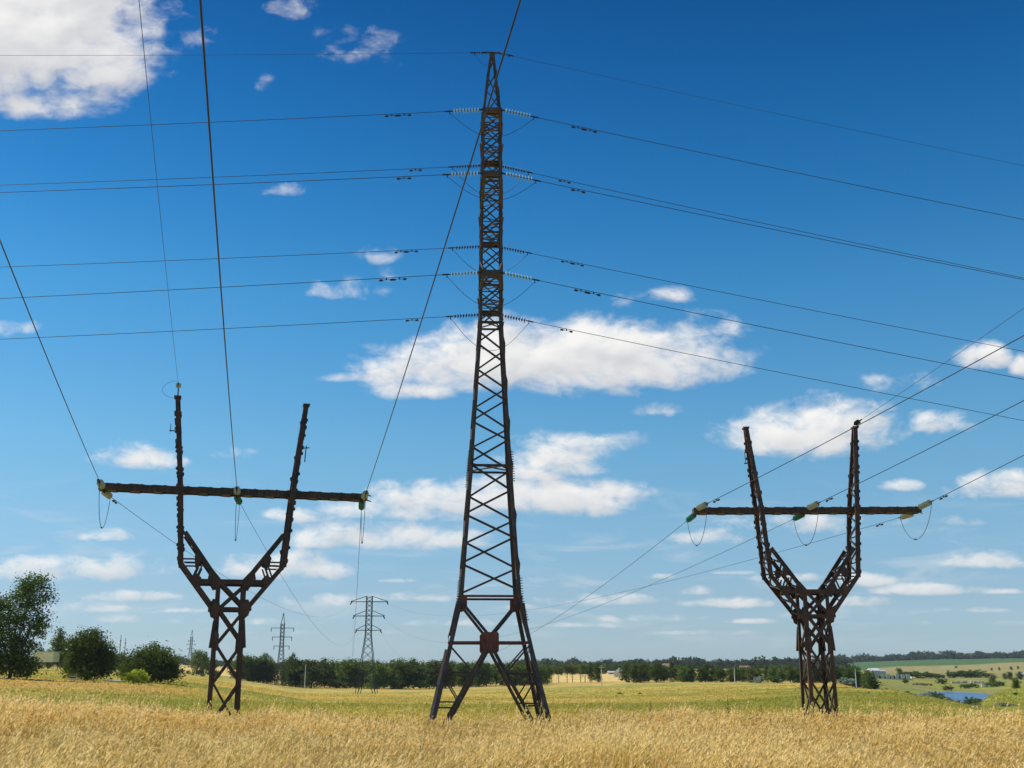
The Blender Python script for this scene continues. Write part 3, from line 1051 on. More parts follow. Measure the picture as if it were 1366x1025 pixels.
# ================================================================== V shaped pylons
def make_v_pylon(name, label):
    root = thing(name, label, 'pylon')
    st = M['pylon']
    D0 = lambda h: float(np.interp(h, [0, 5.5, 6.8], [1.03, .93, .93]))
    U0 = lambda h: float(np.interp(h, [0, 5.5, 6.8], [.66, .60, .60]))
    DM = lambda h: float(np.interp(h, [5.5, 7.6, 11.25, 15.9], [.93, .96, .86, .19]))
    UM = lambda h: float(np.interp(h, [7.6, 11.25, 15.9], [2.42, 2.70, 3.18]))
    cnt = [0]
    rest = MB()

    def br(p, q, a=.09, up=(0, 1, 0), t=.014):
        if cnt[0] < 96:
            MB().angle(p, q, a, t, up).build('brace', st, root)
        else:
            rest.angle(p, q, a, t, up)
        cnt[0] += 1

    for su in (-1, 1):
        for sd_ in (-1, 1):
            m = MB()
            for h0, h1 in ((-.4, 5.5), (5.5, 6.85)):
                m.angle((su * U0(h0) + su * .1, sd_ * D0(h0), h0), (su * U0(h1) + su * .1, sd_ * D0(h1), h1), .20, .025, (0, -sd_, 0), -su * sd_)
            lg = m.build('leg', st, root)
            MB().prism([(-.28, -.28), (.28, -.28), (.28, .28), (-.28, .28)], (su * .74, sd_ * .98, -.6), (su * .74, sd_ * .98, .28), (0, 1, 0)).build('footing', M['concrete'], root)
            # flaring stiffener plates below the waist
            u, d = U0(4.6), D0(4.6)
            MB().plate([(su * (u + .02), sd_ * (d + .02), 5.0), (su * (u + .12), sd_ * (d + .02), 5.0), (su * (u + .24), sd_ * (d + .02), 3.72), (su * (u - .02), sd_ * (d + .02), 3.72)], .02, (0, 1, 0)).plate(
                [(su * (u - .18), sd_ * (d + .035), 4.35), (su * (u + .02), sd_ * (d + .035), 4.6), (su * (u + .02), sd_ * (d + .035), 3.6), (su * (u - .20), sd_ * (d + .035), 3.6)], .02, (0, 1, 0)).build('stiffener_plate', st, lg)
            # mast chord
            m = MB()
            for h0, h1 in ((7.55, 11.25), (11.25, 15.9)):
                m.channel((su * UM(h0), sd_ * DM(h0), h0), (su * UM(h1), sd_ * DM(h1), h1), .24, .11, .02, (0, -sd_, 0))
            ch = m.build('mast_chord', st, root)
            m = MB()
            for h0, h1 in ((7.75, 11.25), (11.25, 15.7)):
                m.bar((su * UM(h0), sd_ * (DM(h0) + .008), h0), (su * UM(h1), sd_ * (DM(h1) + .008), h1 + .02), .11, .03, (0, 1, 0))
            for i in range(17):
                h = 7.9 + i * .48 + (.12 if i % 3 else 0)
                if h > 15.6:
                    break
                s_ = 1 if (i + (su > 0)) % 2 else -1
                u, d = UM(h), DM(h)
                e = .12 + .03 + .028 * math.sin(i * 2.3)
                m.plate([(su * u + s_ * .05, sd_ * (d + .015), h - .2), (su * u + s_ * e, sd_ * (d + .015), h - .15), (su * u + s_ * (e + .02), sd_ * (d + .015), h + .02), (su * u + s_ * .05, sd_ * (d + .015), h + .12)], .016, (0, 1, 0))
                if i % 2:
                    m.plate([(su * u - s_ * .05, sd_ * (d - .03), h - .14), (su * u - s_ * .20, sd_ * (d - .03), h - .05), (su * u - s_ * .19, sd_ * (d - .03), h + .06), (su * u - s_ * .05, sd_ * (d - .03), h + .14)], .016, (0, 1, 0))
            m.build('lacing_plates', st, ch)
            # branch chords
            m = MB().channel((su * 2.40, sd_ * .955, 7.62), (su * .72, sd_ * .925, 5.46), .22, .10, .018, (0, -sd_, 0))
            m.build('outer_branch', st, root)
            m = MB().channel((su * 2.33, sd_ * .93, 9.12), (su * .66, sd_ * .91, 6.86), .22, .10, .018, (0, -sd_, 0))
            m.build('inner_branch', st, root)
            f = sd_ * .985
            for pts, nm in (([(-1.78, 7.45), (-1.40, 7.62), (-1.38, 8.02), (-1.66, 8.32), (-1.86, 8.0)], 'branch_plate'),
                            ([(-2.02, 6.98), (-1.62, 7.25), (-1.34, 6.98), (-1.42, 6.62), (-1.72, 6.50)], 'branch_plate'),
                            ([(-1.22, 6.95), (-1.12, 7.42), (-.88, 7.45), (-.42, 6.92), (-.40, 6.45), (-.85, 6.35)], 'neck_plate'),
                            ([(-1.06, 5.72), (-.86, 6.12), (-.44, 6.05), (-.36, 5.32), (-.62, 4.95), (-.92, 5.1)], 'waist_plate')):
                cx_, ch_ = sum(q[0] for q in pts) / len(pts), sum(q[1] for q in pts) / len(pts)
                MB().plate([(su * -(cx_ + (x - cx_) * .76), f, ch_ + (h - ch_) * .76) for x, h in pts], .02, (0, 1, 0)).build(nm, st, root)
            # struts inside the branch
            for a, b in (((-2.3, 7.80), (-1.62, 7.80)), ((-2.2, 7.62), (-1.6, 7.62)), ((-1.62, 7.62), (-1.86, 6.98)), ((-1.46, 7.56), (-1.68, 6.98))):
                br((su * -a[0], sd_ * .94, a[1]), (su * -b[0], sd_ * .94, b[1]), .075)
            for hb in (11.0, 11.5):
                MB().bar((su * UM(11.25), sd_ * (DM(11.25) - .02), hb), (su * UM(11.25), sd_ * .44, hb), .2, .11).build('arm_bracket', st, root)
    for sd_ in (-1, 1):
        f = sd_ * .955
        MB().channel((-1.62, f, 6.80), (1.62, f, 6.80), .22, .10, .016, (0, -sd_, 0)).build('neck_beam', st, root)
        MB().channel((-1.0, f, 5.52), (1.0, f, 5.52), .17, .10, .016, (0, -sd_, 0)).build('waist_beam', st, root)
        # crossed bracing of neck and shaft, front and back faces
        for h0, h1, a in ((6.68, 5.62, .15), (5.40, 3.95, .16), (3.80, 2.12, .11), (2.05, .10, .10)):
            br((-U0(h0) + .06, f - sd_ * .01, h0), (U0(h1) - .06, f - sd_ * .01, h1) if h0 > 5 else (U0(h1) - .04, sd_ * (D0(h1) - .03), h1), a)
            br((U0(h0) - .06, f - sd_ * .035, h0), (-U0(h1) + .06, f - sd_ * .035, h1) if h0 > 5 else (-U0(h1) + .04, sd_ * (D0(h1) - .06), h1), a)
    for su in (-1, 1):
        # shaft sides
        for h0, h1, a in ((5.40, 3.95, .13), (3.80, 2.12, .10), (2.05, .10, .10)):
            br((su * U0(h0), -D0(h0) + .03, h0), (su * U0(h1), D0(h1) - .03, h1), a, (1, 0, 0))
            br((su * (U0(h0) - .03), D0(h0) - .03, h0), (su * (U0(h1) - .03), -D0(h1) + .03, h1), a, (1, 0, 0))
        MB().channel((su * .72, -.9, 5.5), (su * .72, .9, 5.5), .2, .1, .016, (-su, 0, 0)).build('neck_tie', st, root)
        MB().channel((su * .72, -.9, 6.78), (su * .72, .9, 6.78), .2, .1, .016, (-su, 0, 0)).build('neck_tie', st, root)
        # branch lacing between front and back chords
        n = 6
        for (ua, ha, ub, hb) in ((2.40, 7.62, .74, 5.5), (2.30, 9.05, .70, 6.95)):
            for i in range(n):
                t0, t1 = i / n, (i + 1) / n
                s_ = 1 if i % 2 else -1
                br((su * (ua + (ub - ua) * t0), s_ * .90, ha + (hb - ha) * t0), (su * (ua + (ub - ua) * t1), -s_ * .90, ha + (hb - ha) * t1), .08, (su, 0, 1))
        # mast lacing
        hs_ = [7.7, 8.4, 9.1, 9.8, 10.45, 11.05, 11.75, 12.4, 13.0, 13.55, 14.05, 14.5]
        for i, (a, b) in enumerate(zip(hs_, hs_[1:])):
            s_ = 1 if i % 2 else -1
            br((su * UM(a), s_ * (DM(a) - .04), a), (su * UM(b), -s_ * (DM(b) - .04), b), .075, (1, 0, 0))
            if i % 2 == 0:
                br((su * UM(b), -(DM(b) - .04), b), (su * UM(b), DM(b) - .04, b), .07, (1, 0, 0))
        MB().box((su * 3.19, 0, 15.93), .34, .52, .10).build('mast_cap', st, root)
        MB().plate([(su * UM(14.8) - .1, -.3, 14.3), (su * UM(14.8) + .1, -.3, 14.3), (su * UM(15.6) + .1, -.24, 15.8), (su * UM(15.6) - .1, -.24, 15.8)], .016, (0, 1, 0)).build('mast_plate', st, root)
    if rest.v:
        tag(rest.build('mast_lacing', st, root), kind='stuff')
    # crossarm: two channels with batten plates
    m = MB()
    for sd_ in (-1, 1):
        m.channel((-6.46, sd_ * .40, 11.24), (6.46, sd_ * .40, 11.24), .30, .09, .018, (0, -sd_, 0))
    arm = m.build('crossarm', st, root)
    m = MB()
    for i in range(12):
        u = -5.9 + i * 1.073
        for sd_ in (-1, 1):
            f = sd_ * .415
            e = .163 + .008 * math.sin(i * 1.7)
            m.plate([(u - .34, f, 11.24 - .138), (u - .20, f, 11.24 - e), (u + .18, f, 11.24 - e - .01), (u + .36, f, 11.24 - .138), (u + .36, f, 11.24 + .138), (u + .15, f, 11.24 + e), (u - .22, f, 11.24 + e + .01), (u - .34, f, 11.24 + .138)], .012, (0, 1, 0))
        for h in (11.24 - .138, 11.24 + .138):
            m.bar((u, -.36, h), (u, .36, h), .42, .012)
            m.angle((u + .25, -.36, h), (u + .85, .36, h), .06, .01)
    m.build('batten_plates', st, arm)
    for su in (-1, 1):
        MB().box((su * 6.40, 0, 11.24), .16, .78, .29).plate([(su * 6.48, -.44, 11.37), (su * 6.0, -.44, 11.40), (su * 6.0, -.44, 11.06), (su * 6.30, -.44, 11.06)], .02, (0, 1, 0)).build('arm_end', st, arm)
    return root


LPY = (-13.731, 53.0, 0.278)
RPY = (16.27, 59.0, -0.026)
RSX = 0.96
GZ = -3.05
vl = make_v_pylon('v_pylon', 'V shaped rusty pylon on the left, its two masts rising through a long crossarm')
vr = dup(vl)
tag(vr, 'V shaped rusty pylon on the right, its masts showing open lattice', 'pylon')
GRP = 'V shaped pylons of the crossing line'
vl['group'] = vr['group'] = GRP


def place_v(o, P):
    o.location, o.rotation_euler = (P[0], P[1], GZ), (0, 0, P[2])
    return Matrix.Translation((P[0], P[1], GZ)) @ Matrix.Rotation(P[2], 4, 'Z')


ml, mr = place_v(vl, LPY), place_v(vr, RPY) @ Matrix.Diagonal((RSX, 1, 1, 1))
vr.scale = (RSX, 1, 1)
vr.location.z = GZ - .08

# small broken brackets left on the masts
MB().bar((-3.10, -.30, 14.15), (-3.45, -.30, 14.15), .04, .05).bar((-3.40, -.30, 14.1), (-3.40, -.30, 14.5), .03, .03).build('bracket', M['fitting'], vl)
MB().bar((3.0, -.34, 13.6), (3.42, -.34, 13.65), .04, .05).bar((3.26, -.34, 13.75), (3.22, -.34, 12.9), .05, .05).build('bracket', M['fitting'], vl)
MB().bar((-3.0, -.34, 13.9), (-3.45, -.34, 13.85), .05, .06).bar((-3.36, -.34, 13.8), (-3.4, -.34, 14.5), .03, .03).bar((-3.36, -.34, 14.5), (-3.25, -.3, 15.9), .02, .02).build('bracket', M['fitting'], vr)

# ---- the small distant pylon both lines run to
P490 = Vector((-40.6, 310.0, 0))
P490.z = hz(P490.x, P490.y)
ZT = sight(492, 795.5, 310).z
ARM490 = [(5.29, sight(467, 803, 310).z), (4.43, sight(470, 822, 310).z), (3.66, sight(473.6, 841, 310).z)]


def wire_to(a, b, sag, r, label, group, n=80, dampers=()):
    pts = []
    for i in range(n + 1):
        t = i / n
        p = a.lerp(b, t)
        p.z -= 4 * sag * t * (1 - t)
        pts.append(p)
    return wire(pts, r, label, group, dampers)


US = (-6.30, 0.0, 6.30)
PH = ('left', 'middle', 'right')
# left pylon
LH = [.2753, .2330, .1925]
LS = [-.0303, .02, -.0316]
LEND = [0, 2, 1]
LSAG = [4.7, 10.0, 5.2]
L490 = [Vector((P490.x - ARM490[i][0], 310, ARM490[i][1] - .6)) for i in range(3)]
R490 = [Vector((P490.x + ARM490[i][0], 310, ARM490[i][1] - .6)) for i in range(3)]
for i in range(3):
    hd = Vector((math.sin(LH[i]), -math.cos(LH[i]), 0))
    p = ml @ Vector((US[i], -.42, 11.20))
    e = insulator_string(p, hd + Vector((0, 0, -LS[i])), 8, .165, 'glass_straw', f'dusty yellow insulator string on the front of the left pylon crossarm, {PH[i]} one', 'insulators on the left pylon', .125)
    wire(span(e + hd * .1, hd, LS[i], .0005, 110), .017, f'thick overhead wire towards the viewer from the {PH[i]} insulator of the left pylon', 'overhead wires of the left pylon', (.55,))
    q = ml @ Vector((US[i], .42, 11.10))
    tgt = L490[LEND[i]]
    d0 = (tgt - q)
    d0 = Vector((d0.x, d0.y, d0.z - 4 * [4.7, 5.2, 9.0][i])).normalized()
    e2 = insulator_string(q, d0, 8, .165, 'glass_straw' if i == 0 else 'glass_green', f'{"dusty yellow" if i == 0 else "bottle green"} insulator string hanging behind the left pylon crossarm, {PH[i]} one', 'insulators on the left pylon', .125)
    wire_to(e2, tgt, [4.7, 5.2, 9.0][i], .013, f'sagging wire from the {PH[i]} rear insulator of the left pylon to the dark distant pylon', 'wires from the left pylon to the distant pylon', dampers=(.9,) if i == 0 else ())
    jumper(e + Vector((0, 0, -.1)), e2 + Vector((0, 0, -.1)), [1.75, 2.1, 2.05][i], f'hanging jumper loop under the {PH[i]} insulators of the left pylon', 'jumper loops of the left pylon', sleeve=.5)
hd = Vector((math.sin(.267), -math.cos(.267), 0))
p = ml @ Vector((-3.19, -.05, 16.02))
MB().bar((-3.19, -.05, 15.9), (-3.19, -.05, 16.55), .06, .06).build('wire_bracket', M['fitting'], vl)
e = insulator_string(p + Vector((0, 0, .45)), hd, 2, .14, 'glass_pale', 'short pale insulator on the left mast tip of the left pylon', 'mast tip insulators', .125)
wire(span(e, hd, 0, .0005, 110), .008, 'thin wire passing overhead from the left mast tip of the left pylon', 'overhead wires of the left pylon')
ringp = [p + Vector((-.75 * math.sin(t) - .05, 0, .85 + .45 * math.cos(t) - .45 * 1.2)) for t in np.linspace(.1, math.pi - .2, 20)]
tag(MB().tube(ringp, .008, 5).build('jumper_wire', M['wire']), 'thin curled loop of wire at the left mast tip of the left pylon', 'jumper wire')

# right pylon
RH, RS_ = [.2493, .2000, .1769, .1904], (-.0685, -.0820, -.1221, -.116)
RSAG = [9.1, 6.8, 4.4]
REND = [2, 1, 0]
for i in range(3):
    hd = Vector((math.sin(RH[i]), -math.cos(RH[i]), 0))
    d = hd + Vector((0, 0, -RS_[i]))
    p = mr @ Vector((US[i], -.42, 11.25))
    e = insulator_string(p, d, 8, .165, 'glass_straw', f'dusty yellow insulator string on the front of the right pylon crossarm, {PH[i]} one', 'insulators on the right pylon', .125)
    wire(span(e + d * .1, hd, RS_[i], .0005, 110), .017, f'wire climbing to the upper right from the {PH[i]} insulator of the right pylon', 'overhead wires of the right pylon', (1.1,))
    q = mr @ Vector((US[i], .42, 11.05))
    tgt = R490[REND[i]]
    d0 = tgt - q
    d0 = Vector((d0.x, d0.y, d0.z - 4 * RSAG[i])).normalized()
    gm = 'glass_straw' if i == 2 else 'glass_green'
    e2 = insulator_string(q, d0, 8, .165, gm, f'{"dusty yellow" if i == 2 else "bottle green"} insulator string behind the right pylon crossarm, {PH[i]} one', 'insulators on the right pylon', .125)
    wire_to(e2, tgt, RSAG[i], .013, f'wire from the {PH[i]} rear insulator of the right pylon, running low behind the tall tower', 'wires from the right pylon to the distant pylon', dampers=(2.2,) if i == 2 else ())
    jumper(e + Vector((0, 0, -.1)), e2 + Vector((0, 0, -.1)), [1.7, 1.75, 1.5][i], f'hanging jumper loop under the {PH[i]} insulators of the right pylon', 'jumper loops of the right pylon', sleeve=.62)
hd = Vector((math.sin(RH[3]), -math.cos(RH[3]), 0))
d = hd + Vector((0, 0, -RS_[3]))
p = mr @ Vector((3.12, -.15, 16.0))
e = insulator_string(p, d, 3, .14, 'insulator_dark', 'short dark insulator on the right mast tip of the right pylon', 'mast tip insulators', .125)
wire(span(e, hd, RS_[3], .0005, 110), .010, 'thin wire climbing to the upper right from the right mast tip of the right pylon', 'overhead wires of the right pylon')


# ================================================================== distant pylons
def far_pylon(x, y, label, zt, arms, hb, ht, zk, ms, peak=0.0, drop=0.0, pine=True):
    z0 = hz(x, y)
    H = zt - z0
    root = thing('distant_pylon', label, 'pylon', (x, y, z0))
    st = M[ms]
    hf = lambda z: float(np.interp(z, [-1, zk - z0, H], [hb + (hb - ht) / (zk - z0), ht * 1.05, ht]))
    for sx_ in (-1, 1):
        for sy_ in (-1, 1):
            m = MB()
            for a, b in ((-.6, zk - z0), (zk - z0, H)):
                m.bar((sx_ * hf(a), sy_ * hf(a), a), (sx_ * hf(b), sy_ * hf(b), b), .16, .16, (0, 1, 0))
            m.build('leg', st, root)
    m = MB()
    z = H * .22
    for sx_ in (-1, 1):
        for sy_ in (-1, 1):
            m.bar((sx_ * .2, sy_ * hf(z), z), (sx_ * hf(0) * .78, sy_ * hf(0), 0), .16, .16)
    m.bar((-hf(z), -hf(z), z), (hf(z), -hf(z), z), .16, .16).bar((-hf(z), hf(z), z), (hf(z), hf(z), z), .16, .16)
    i = 0
    while z < H - .4:
        z1 = min(H, z + max(1.6 * hf(z), 1.3))
        for sy_ in (-1, 1):
            m.bar((-hf(z), sy_ * hf(z), z), (hf(z1), sy_ * hf(z1), z1), .085, .085)
            m.bar((hf(z), sy_ * hf(z), z), (-hf(z1), sy_ * hf(z1), z1), .085, .085)
            m.bar((sy_ * hf(z), -hf(z), z), (sy_ * hf(z1), hf(z1), z1), .085, .085)
        z = z1
    m.build('bracing', st, root)
    for (w, za) in arms:
        zl = za - z0
        m = MB()
        for s_ in (-1, 1):
            m.bar((s_ * ht, -.3, zl), (s_ * w, 0, zl), .2, .2).bar((s_ * ht, .3, zl), (s_ * w, 0, zl), .2, .2)
            if pine:
                m.bar((s_ * ht, 0, zl + 1.55), (s_ * w, 0, zl + .1), .16, .16)
        m.bar((-ht, 0, zl), (ht, 0, zl), .2, .2)
        arm = m.build('crossarm', st, root)
        for s_ in (-1, 1):
            if drop:
                MB().tube([(s_ * w, 0, zl), (s_ * w, 0, zl - drop)], .13, 6).build('insulator', M['insulator_dark'], arm)
            else:
                MB().tube([(s_ * (w - .3), 0, zl - .1), (s_ * (w + .1), -.2, zl - .75)], .16, 6).build('insulator', M['insulator_dark'], arm)
    if peak:
        m = MB()
        for s_ in (-1, 1):
            m.bar((s_ * ht, 0, H), (.15, 0, H + peak), .2, .2)
        m.build('peak', st, root)
    return root


far_pylon(P490.x, 310.0, 'small dark pylon with three stacked crossarms before the trees, left of the tall tower', ZT, ARM490, 2.75, .78, sight(490, 848, 310).z, 'far_steel')
D375 = 400.0
p = sight(375.8, 860, D375)
far_pylon(p.x, D375, 'slender grey pylon with hanging insulators before the trees, right of the left pylon', sight(375.8, 832, D375).z,
          [(4.1, sight(376, 838, D375).z), (3.5, sight(376, 850, D375).z), (2.75, sight(376, 862, D375).z)], 1.55, .60, sight(376, 862, D375).z, 'far_steel', 3.8, 1.3, False)
p = sight(255, 860, 700)
far_pylon(p.x, 700, 'faint tiny pylon far off above the trees, left of the left pylon', sight(255, 850, 700).z,
          [(2.0, sight(255, 855, 700).z), (2.7, sight(255, 859.5, 700).z), (2.1, sight(255, 865, 700).z)], 2.3, .62, sight(255, 868, 700).z, 'far_steel', 4.4, 0.0, False)


# ================================================================== trees and shrubs
def leaf_cloud(r_, clumps, per, spread, leaf, seedtint=None):
    """many small leaf diamonds gathered in clumps; clumps: (n,3) centres, spread per clump (n,)"""
    n = len(clumps)
    c = np.repeat(clumps, per, 0)
    sp = np.repeat(np.broadcast_to(spread, (n,)), per)
    off = r_.normal(size=(n * per, 3)) * sp[:, None] * np.array([1, 1, .75])
    p = c + off
    m = len(p)
    d = r_.normal(size=(m, 3))
    d[:, 2] *= .6
    d /= np.linalg.norm(d, axis=1, keepdims=True)
    e = np.cross(d, r_.normal(size=(m, 3)) + np.array([0, 0, .8]))
    e /= np.linalg.norm(e, axis=1, keepdims=True) + 1e-9
    L = (leaf * (.6 + .8 * r_.random(m)))[:, None]
    V = np.stack([p - d * L * .55, p + e * L * .36, p + d * L * .55, p - e * L * .36], 1).reshape(-1, 3)
    Fq = np.arange(m * 4).reshape(m, 4)
    ct = np.repeat(r_.random(n), per)
    tint = np.clip(ct * .7 + r_.random(m) * .45 - .05, 0, 1)
    return V, Fq, np.repeat(tint, 4)


def lobes_to_clumps(r_, lobes, n):
    lobes = np.array(lobes, float)
    w = (lobes[:, 3] * lobes[:, 4] * lobes[:, 5]) ** .67
    k = r_.choice(len(lobes), n, p=w / w.sum())
    d = r_.normal(size=(n, 3))
    d /= np.linalg.norm(d, axis=1, keepdims=True)
    rad = .45 + .55 * r_.random(n) ** .6
    return lobes[k, :3] + d * rad[:, None] * lobes[k, 3:6]


def trunk_mesh(r_, h, rad, limbs, name, parent, base=0.0, lean=.03):
    m = MB()
    pts = [(0, 0, -.3), (h * lean * .3, 0, h * .25), (h * lean, h * .01, h * .6), (h * lean * 1.3, h * .015, h * .92)]
    m.tube(pts, rad, 7, True, rad * .25)
    for i in range(limbs):
        z = h * (.28 + .5 * i / max(1, limbs))
        a = r_.random() * 6.28
        l = h * (.22 + .12 * r_.random())
        x0 = h * lean * z / h
        m.tube([(x0, 0, z), (x0 + math.cos(a) * l * .5, math.sin(a) * l * .5, z + l * .45), (x0 + math.cos(a) * l * .8, math.sin(a) * l * .8, z + l)], rad * .45, 5, True, rad * .1)
    return m.build(name, M['bark'], parent)


def proto(kind, seed, nclump, per, leaf, matn):
    """a tree one unit high"""
    r_ = np.random.default_rng(seed)
    root = bpy.data.objects.new('tree', None)
    COL.objects.link(root)
    lob = []
    if kind == 'round':
        for i in range(11):
            t = i / 10
            z = .26 + .60 * t
            w = .30 * math.sin(math.pi * (.22 + .70 * t)) + .02
            a = r_.random() * 6.28
            q = w * .75 * r_.random() ** .5
            s_ = .13 + .10 * r_.random()
            lob.append((q * math.cos(a), q * math.sin(a), z + .06 * r_.normal() * .5, s_, s_, s_ * .85))
        lob += [(.02, 0, .45, .24, .24, .26), (-.03, .02, .68, .18, .18, .2), (.02, .02, .20, .25, .25, .16), (.12, -.1, .14, .16, .16, .12), (-.14, -.05, .15, .16, .16, .12)]
    elif kind == 'tall':
        for i in range(11):
            t = i / 10
            z = .24 + .68 * t
            w = .20 * math.sin(math.pi * (.25 + .62 * t))
            a = r_.random() * 6.28
            s_ = .09 + .07 * r_.random()
            lob.append((w * math.cos(a) * .7, w * math.sin(a) * .7, z, s_, s_, s_))
        lob += [(0, 0, .5, .15, .15, .28), (0, 0, .25, .16, .16, .15)]
    elif kind == 'thin':
        for i in range(7):
            a = r_.random() * 6.28
            z = .48 + .44 * r_.random()
            lob.append((.13 * math.cos(a), .13 * math.sin(a), z, .11, .11, .10))
        lob += [(0, 0, .72, .17, .17, .20)]
    elif kind == 'poplar':
        for i in range(9):
            t = i / 8
            w = .085 * math.sin(math.pi * (.22 + .70 * t)) + .012
            lob.append((.02 * r_.normal(), .02 * r_.normal(), .16 + .80 * t, w, w, .10))
    else:                                                     # bush
        for i in range(9):
            a = r_.random() * 6.28
            q = .42 * r_.random() ** .5
            s_ = .24 + .14 * r_.random()
            lob.append((q * math.cos(a), q * math.sin(a), .30 + .34 * r_.random() * (1 - q), s_, s_, s_ * .9))
    C = lobes_to_clumps(r_, lob, nclump)
    C[:, 2] = np.maximum(C[:, 2], .06)
    V, Fq, tint = leaf_cloud(r_, C, per, .035 + .02 * r_.random(nclump), leaf)
    V[:, 2] = np.maximum(V[:, 2], .0)
    mesh_np('crown', V, Fq, M[matn], root, {'tint': tint})
    trunk_mesh(r_, .8 if kind != 'bush' else .5, .018 if kind != 'poplar' else .012, 5 if kind != 'poplar' else 2, 'trunk', root)
    return root


PR = {}
for key, kind, seed, nc, per, lf, mt in (
        ('round_a', 'round', 1, 230, 11, .050, 'leaf_dark'), ('round_b', 'round', 2, 230, 11, .050, 'leaf_mid'), ('round_c', 'round', 3, 210, 11, .052, 'leaf_dark'),
        ('round_o', 'round', 4, 200, 11, .052, 'leaf_olive'), ('tall_a', 'tall', 5, 190, 11, .045, 'leaf_dark'), ('tall_b', 'tall', 6, 190, 11, .045, 'leaf_mid'),
        ('thin_a', 'thin', 7, 90, 11, .045, 'leaf_olive'), ('thin_b', 'thin', 8, 95, 11, .045, 'leaf_mid'), ('poplar', 'poplar', 9, 260, 12, .032, 'leaf_dark'),
        ('bush', 'bush', 10, 110, 12, .10, 'leaf_dark'), ('bush_m', 'bush', 12, 110, 12, .10, 'leaf_mid'), ('bush_s', 'bush', 13, 110, 12, .10, 'leaf_silver'),
        ('far_r', 'round', 14, 120, 9, .07, 'leaf_far'), ('bush_y', 'bush', 15, 160, 12, .085, 'leaf_yellow'), ('bush_o', 'bush', 16, 110, 12, .10, 'leaf_olive')):
    PR[key] = proto(kind, seed, nc, per, lf, mt)
used = set()


def plant(key, px, r, top, label, cat='tree', group=None, wide=1.0, name=None, sink=.12):
    """a tree whose foot stands at distance r on bearing px and whose top reaches image row top"""
    g_ = ground_at(px, r)
    h = max(.5, tan_el(top, px) * r - g_.z)
    if key in used:
        o = dup(PR[key])
    else:
        o = PR[key]
        used.add(key)
    o.name = name or {'bush': 'shrub', 'poplar': 'poplar'}.get(key.split('_')[0], 'tree')
    o.location = g_ - Vector((0, 0, sink))
    hh = h + sink
    o.scale = (hh * wide, hh * wide, hh)
    o.rotation_euler = (0, 0, rnd.random() * 6.28)
    for k_ in ('group',):
        if k_ in o:
            del o[k_]
    return tag(o, label, cat, group)


# --- tree line across the meadow; each tree is named from the nearest thing one can point at
MARKS = [(232, 'yellow-green bush'), (299, 'left pylon'), (376, 'slender grey pylon'), (408, 'pale pole'), (489, 'small dark pylon'),
         (590, "tall tower's left leg"), (742, "tall tower's right leg"), (802, 'pole with a crosspiece'), (829, 'white house'),
         (895, 'dark spire tree'), (979, 'slim pole'), (1072, "right pylon's left leg"), (1122, "right pylon's right leg"), (1166, "row's right end")]
LOOK = {'round_a': 'dark bushy', 'round_b': 'green bushy', 'round_c': 'dark broad', 'round_o': 'olive bushy', 'tall_a': 'dark narrow', 'tall_b': 'green narrow', 'thin_a': 'thin olive', 'thin_b': 'thin green', 'far_r': 'hazy dark'}
ORD = ['first', 'second', 'third', 'fourth', 'fifth', 'sixth', 'seventh', 'eighth', 'ninth', 'tenth', 'eleventh', 'twelfth', 'thirteenth', 'fourteenth']


def row(specs, group, word):
    """specs: list of (px, r, key, top, wide); labels count outward from the nearest landmark"""
    specs = sorted(specs)
    near = [min(range(len(MARKS)), key=lambda k: abs(MARKS[k][0] - s_[0])) for s_ in specs]
    for i, s_ in enumerate(specs):
        k = near[i]
        sd_ = 'left' if s_[0] < MARKS[k][0] else 'right'
        same = sorted([q[0] for q, kk in zip(specs, near) if kk == k and (q[0] < MARKS[k][0]) == (sd_ == 'left')], key=lambda v: abs(v - MARKS[k][0]))
        o_ = ORD[min(same.index(s_[0]), len(ORD) - 1)]
        plant(s_[2], s_[0], s_[1], s_[3], f'{LOOK[s_[2]]} tree in the {word}, {o_} one {sd_} of the {MARKS[k][1]}', 'tree', group, s_[4])


front, back = [], []


def fill(lst, x0, x1, step, r, top, keys, wide=(1.1, 1.6), jr=14, jt=3.5):
    x = x0
    while x < x1:
        lst.append((round(x + rnd.uniform(-.3, .3) * step, 1), r + rnd.uniform(-jr, jr), rnd.choice(keys), (top(x) if callable(top) else top) + rnd.uniform(-jt, jt), rnd.uniform(*wide)))
        x += step


KD = ['round_a', 'round_c', 'round_b', 'tall_a', 'round_a']
KM = ['round_b', 'round_a', 'tall_b', 'round_o', 'round_c']
front += [(263, 390, 'round_o', 864, .85), (272, 396, 'round_b', 868, .8), (284, 420, 'round_a', 878, 1.0), (244, 400, 'round_b', 893, 1.6), (252, 398, 'round_o', 894, 1.7), (290, 405, 'round_b', 894, 1.8)]
fill(front, 322, 372, 12.5, 425, 876, KM, jt=4)
fill(front, 384, 480, 12, 418, 880, KD, jt=3)
front += [(352, 428, 'tall_b', 871, 1.1), (392, 420, 'tall_a', 873, 1.0)]
fill(front, 482, 600, 11.5, 412, lambda x: 881 + (x - 480) * .01, KD, jt=2.5)
fill(front, 604, 735, 12, 430, 884, KM, jt=2.5)
fill(back, 330, 735, 16, 455, 884, KD, jt=3)
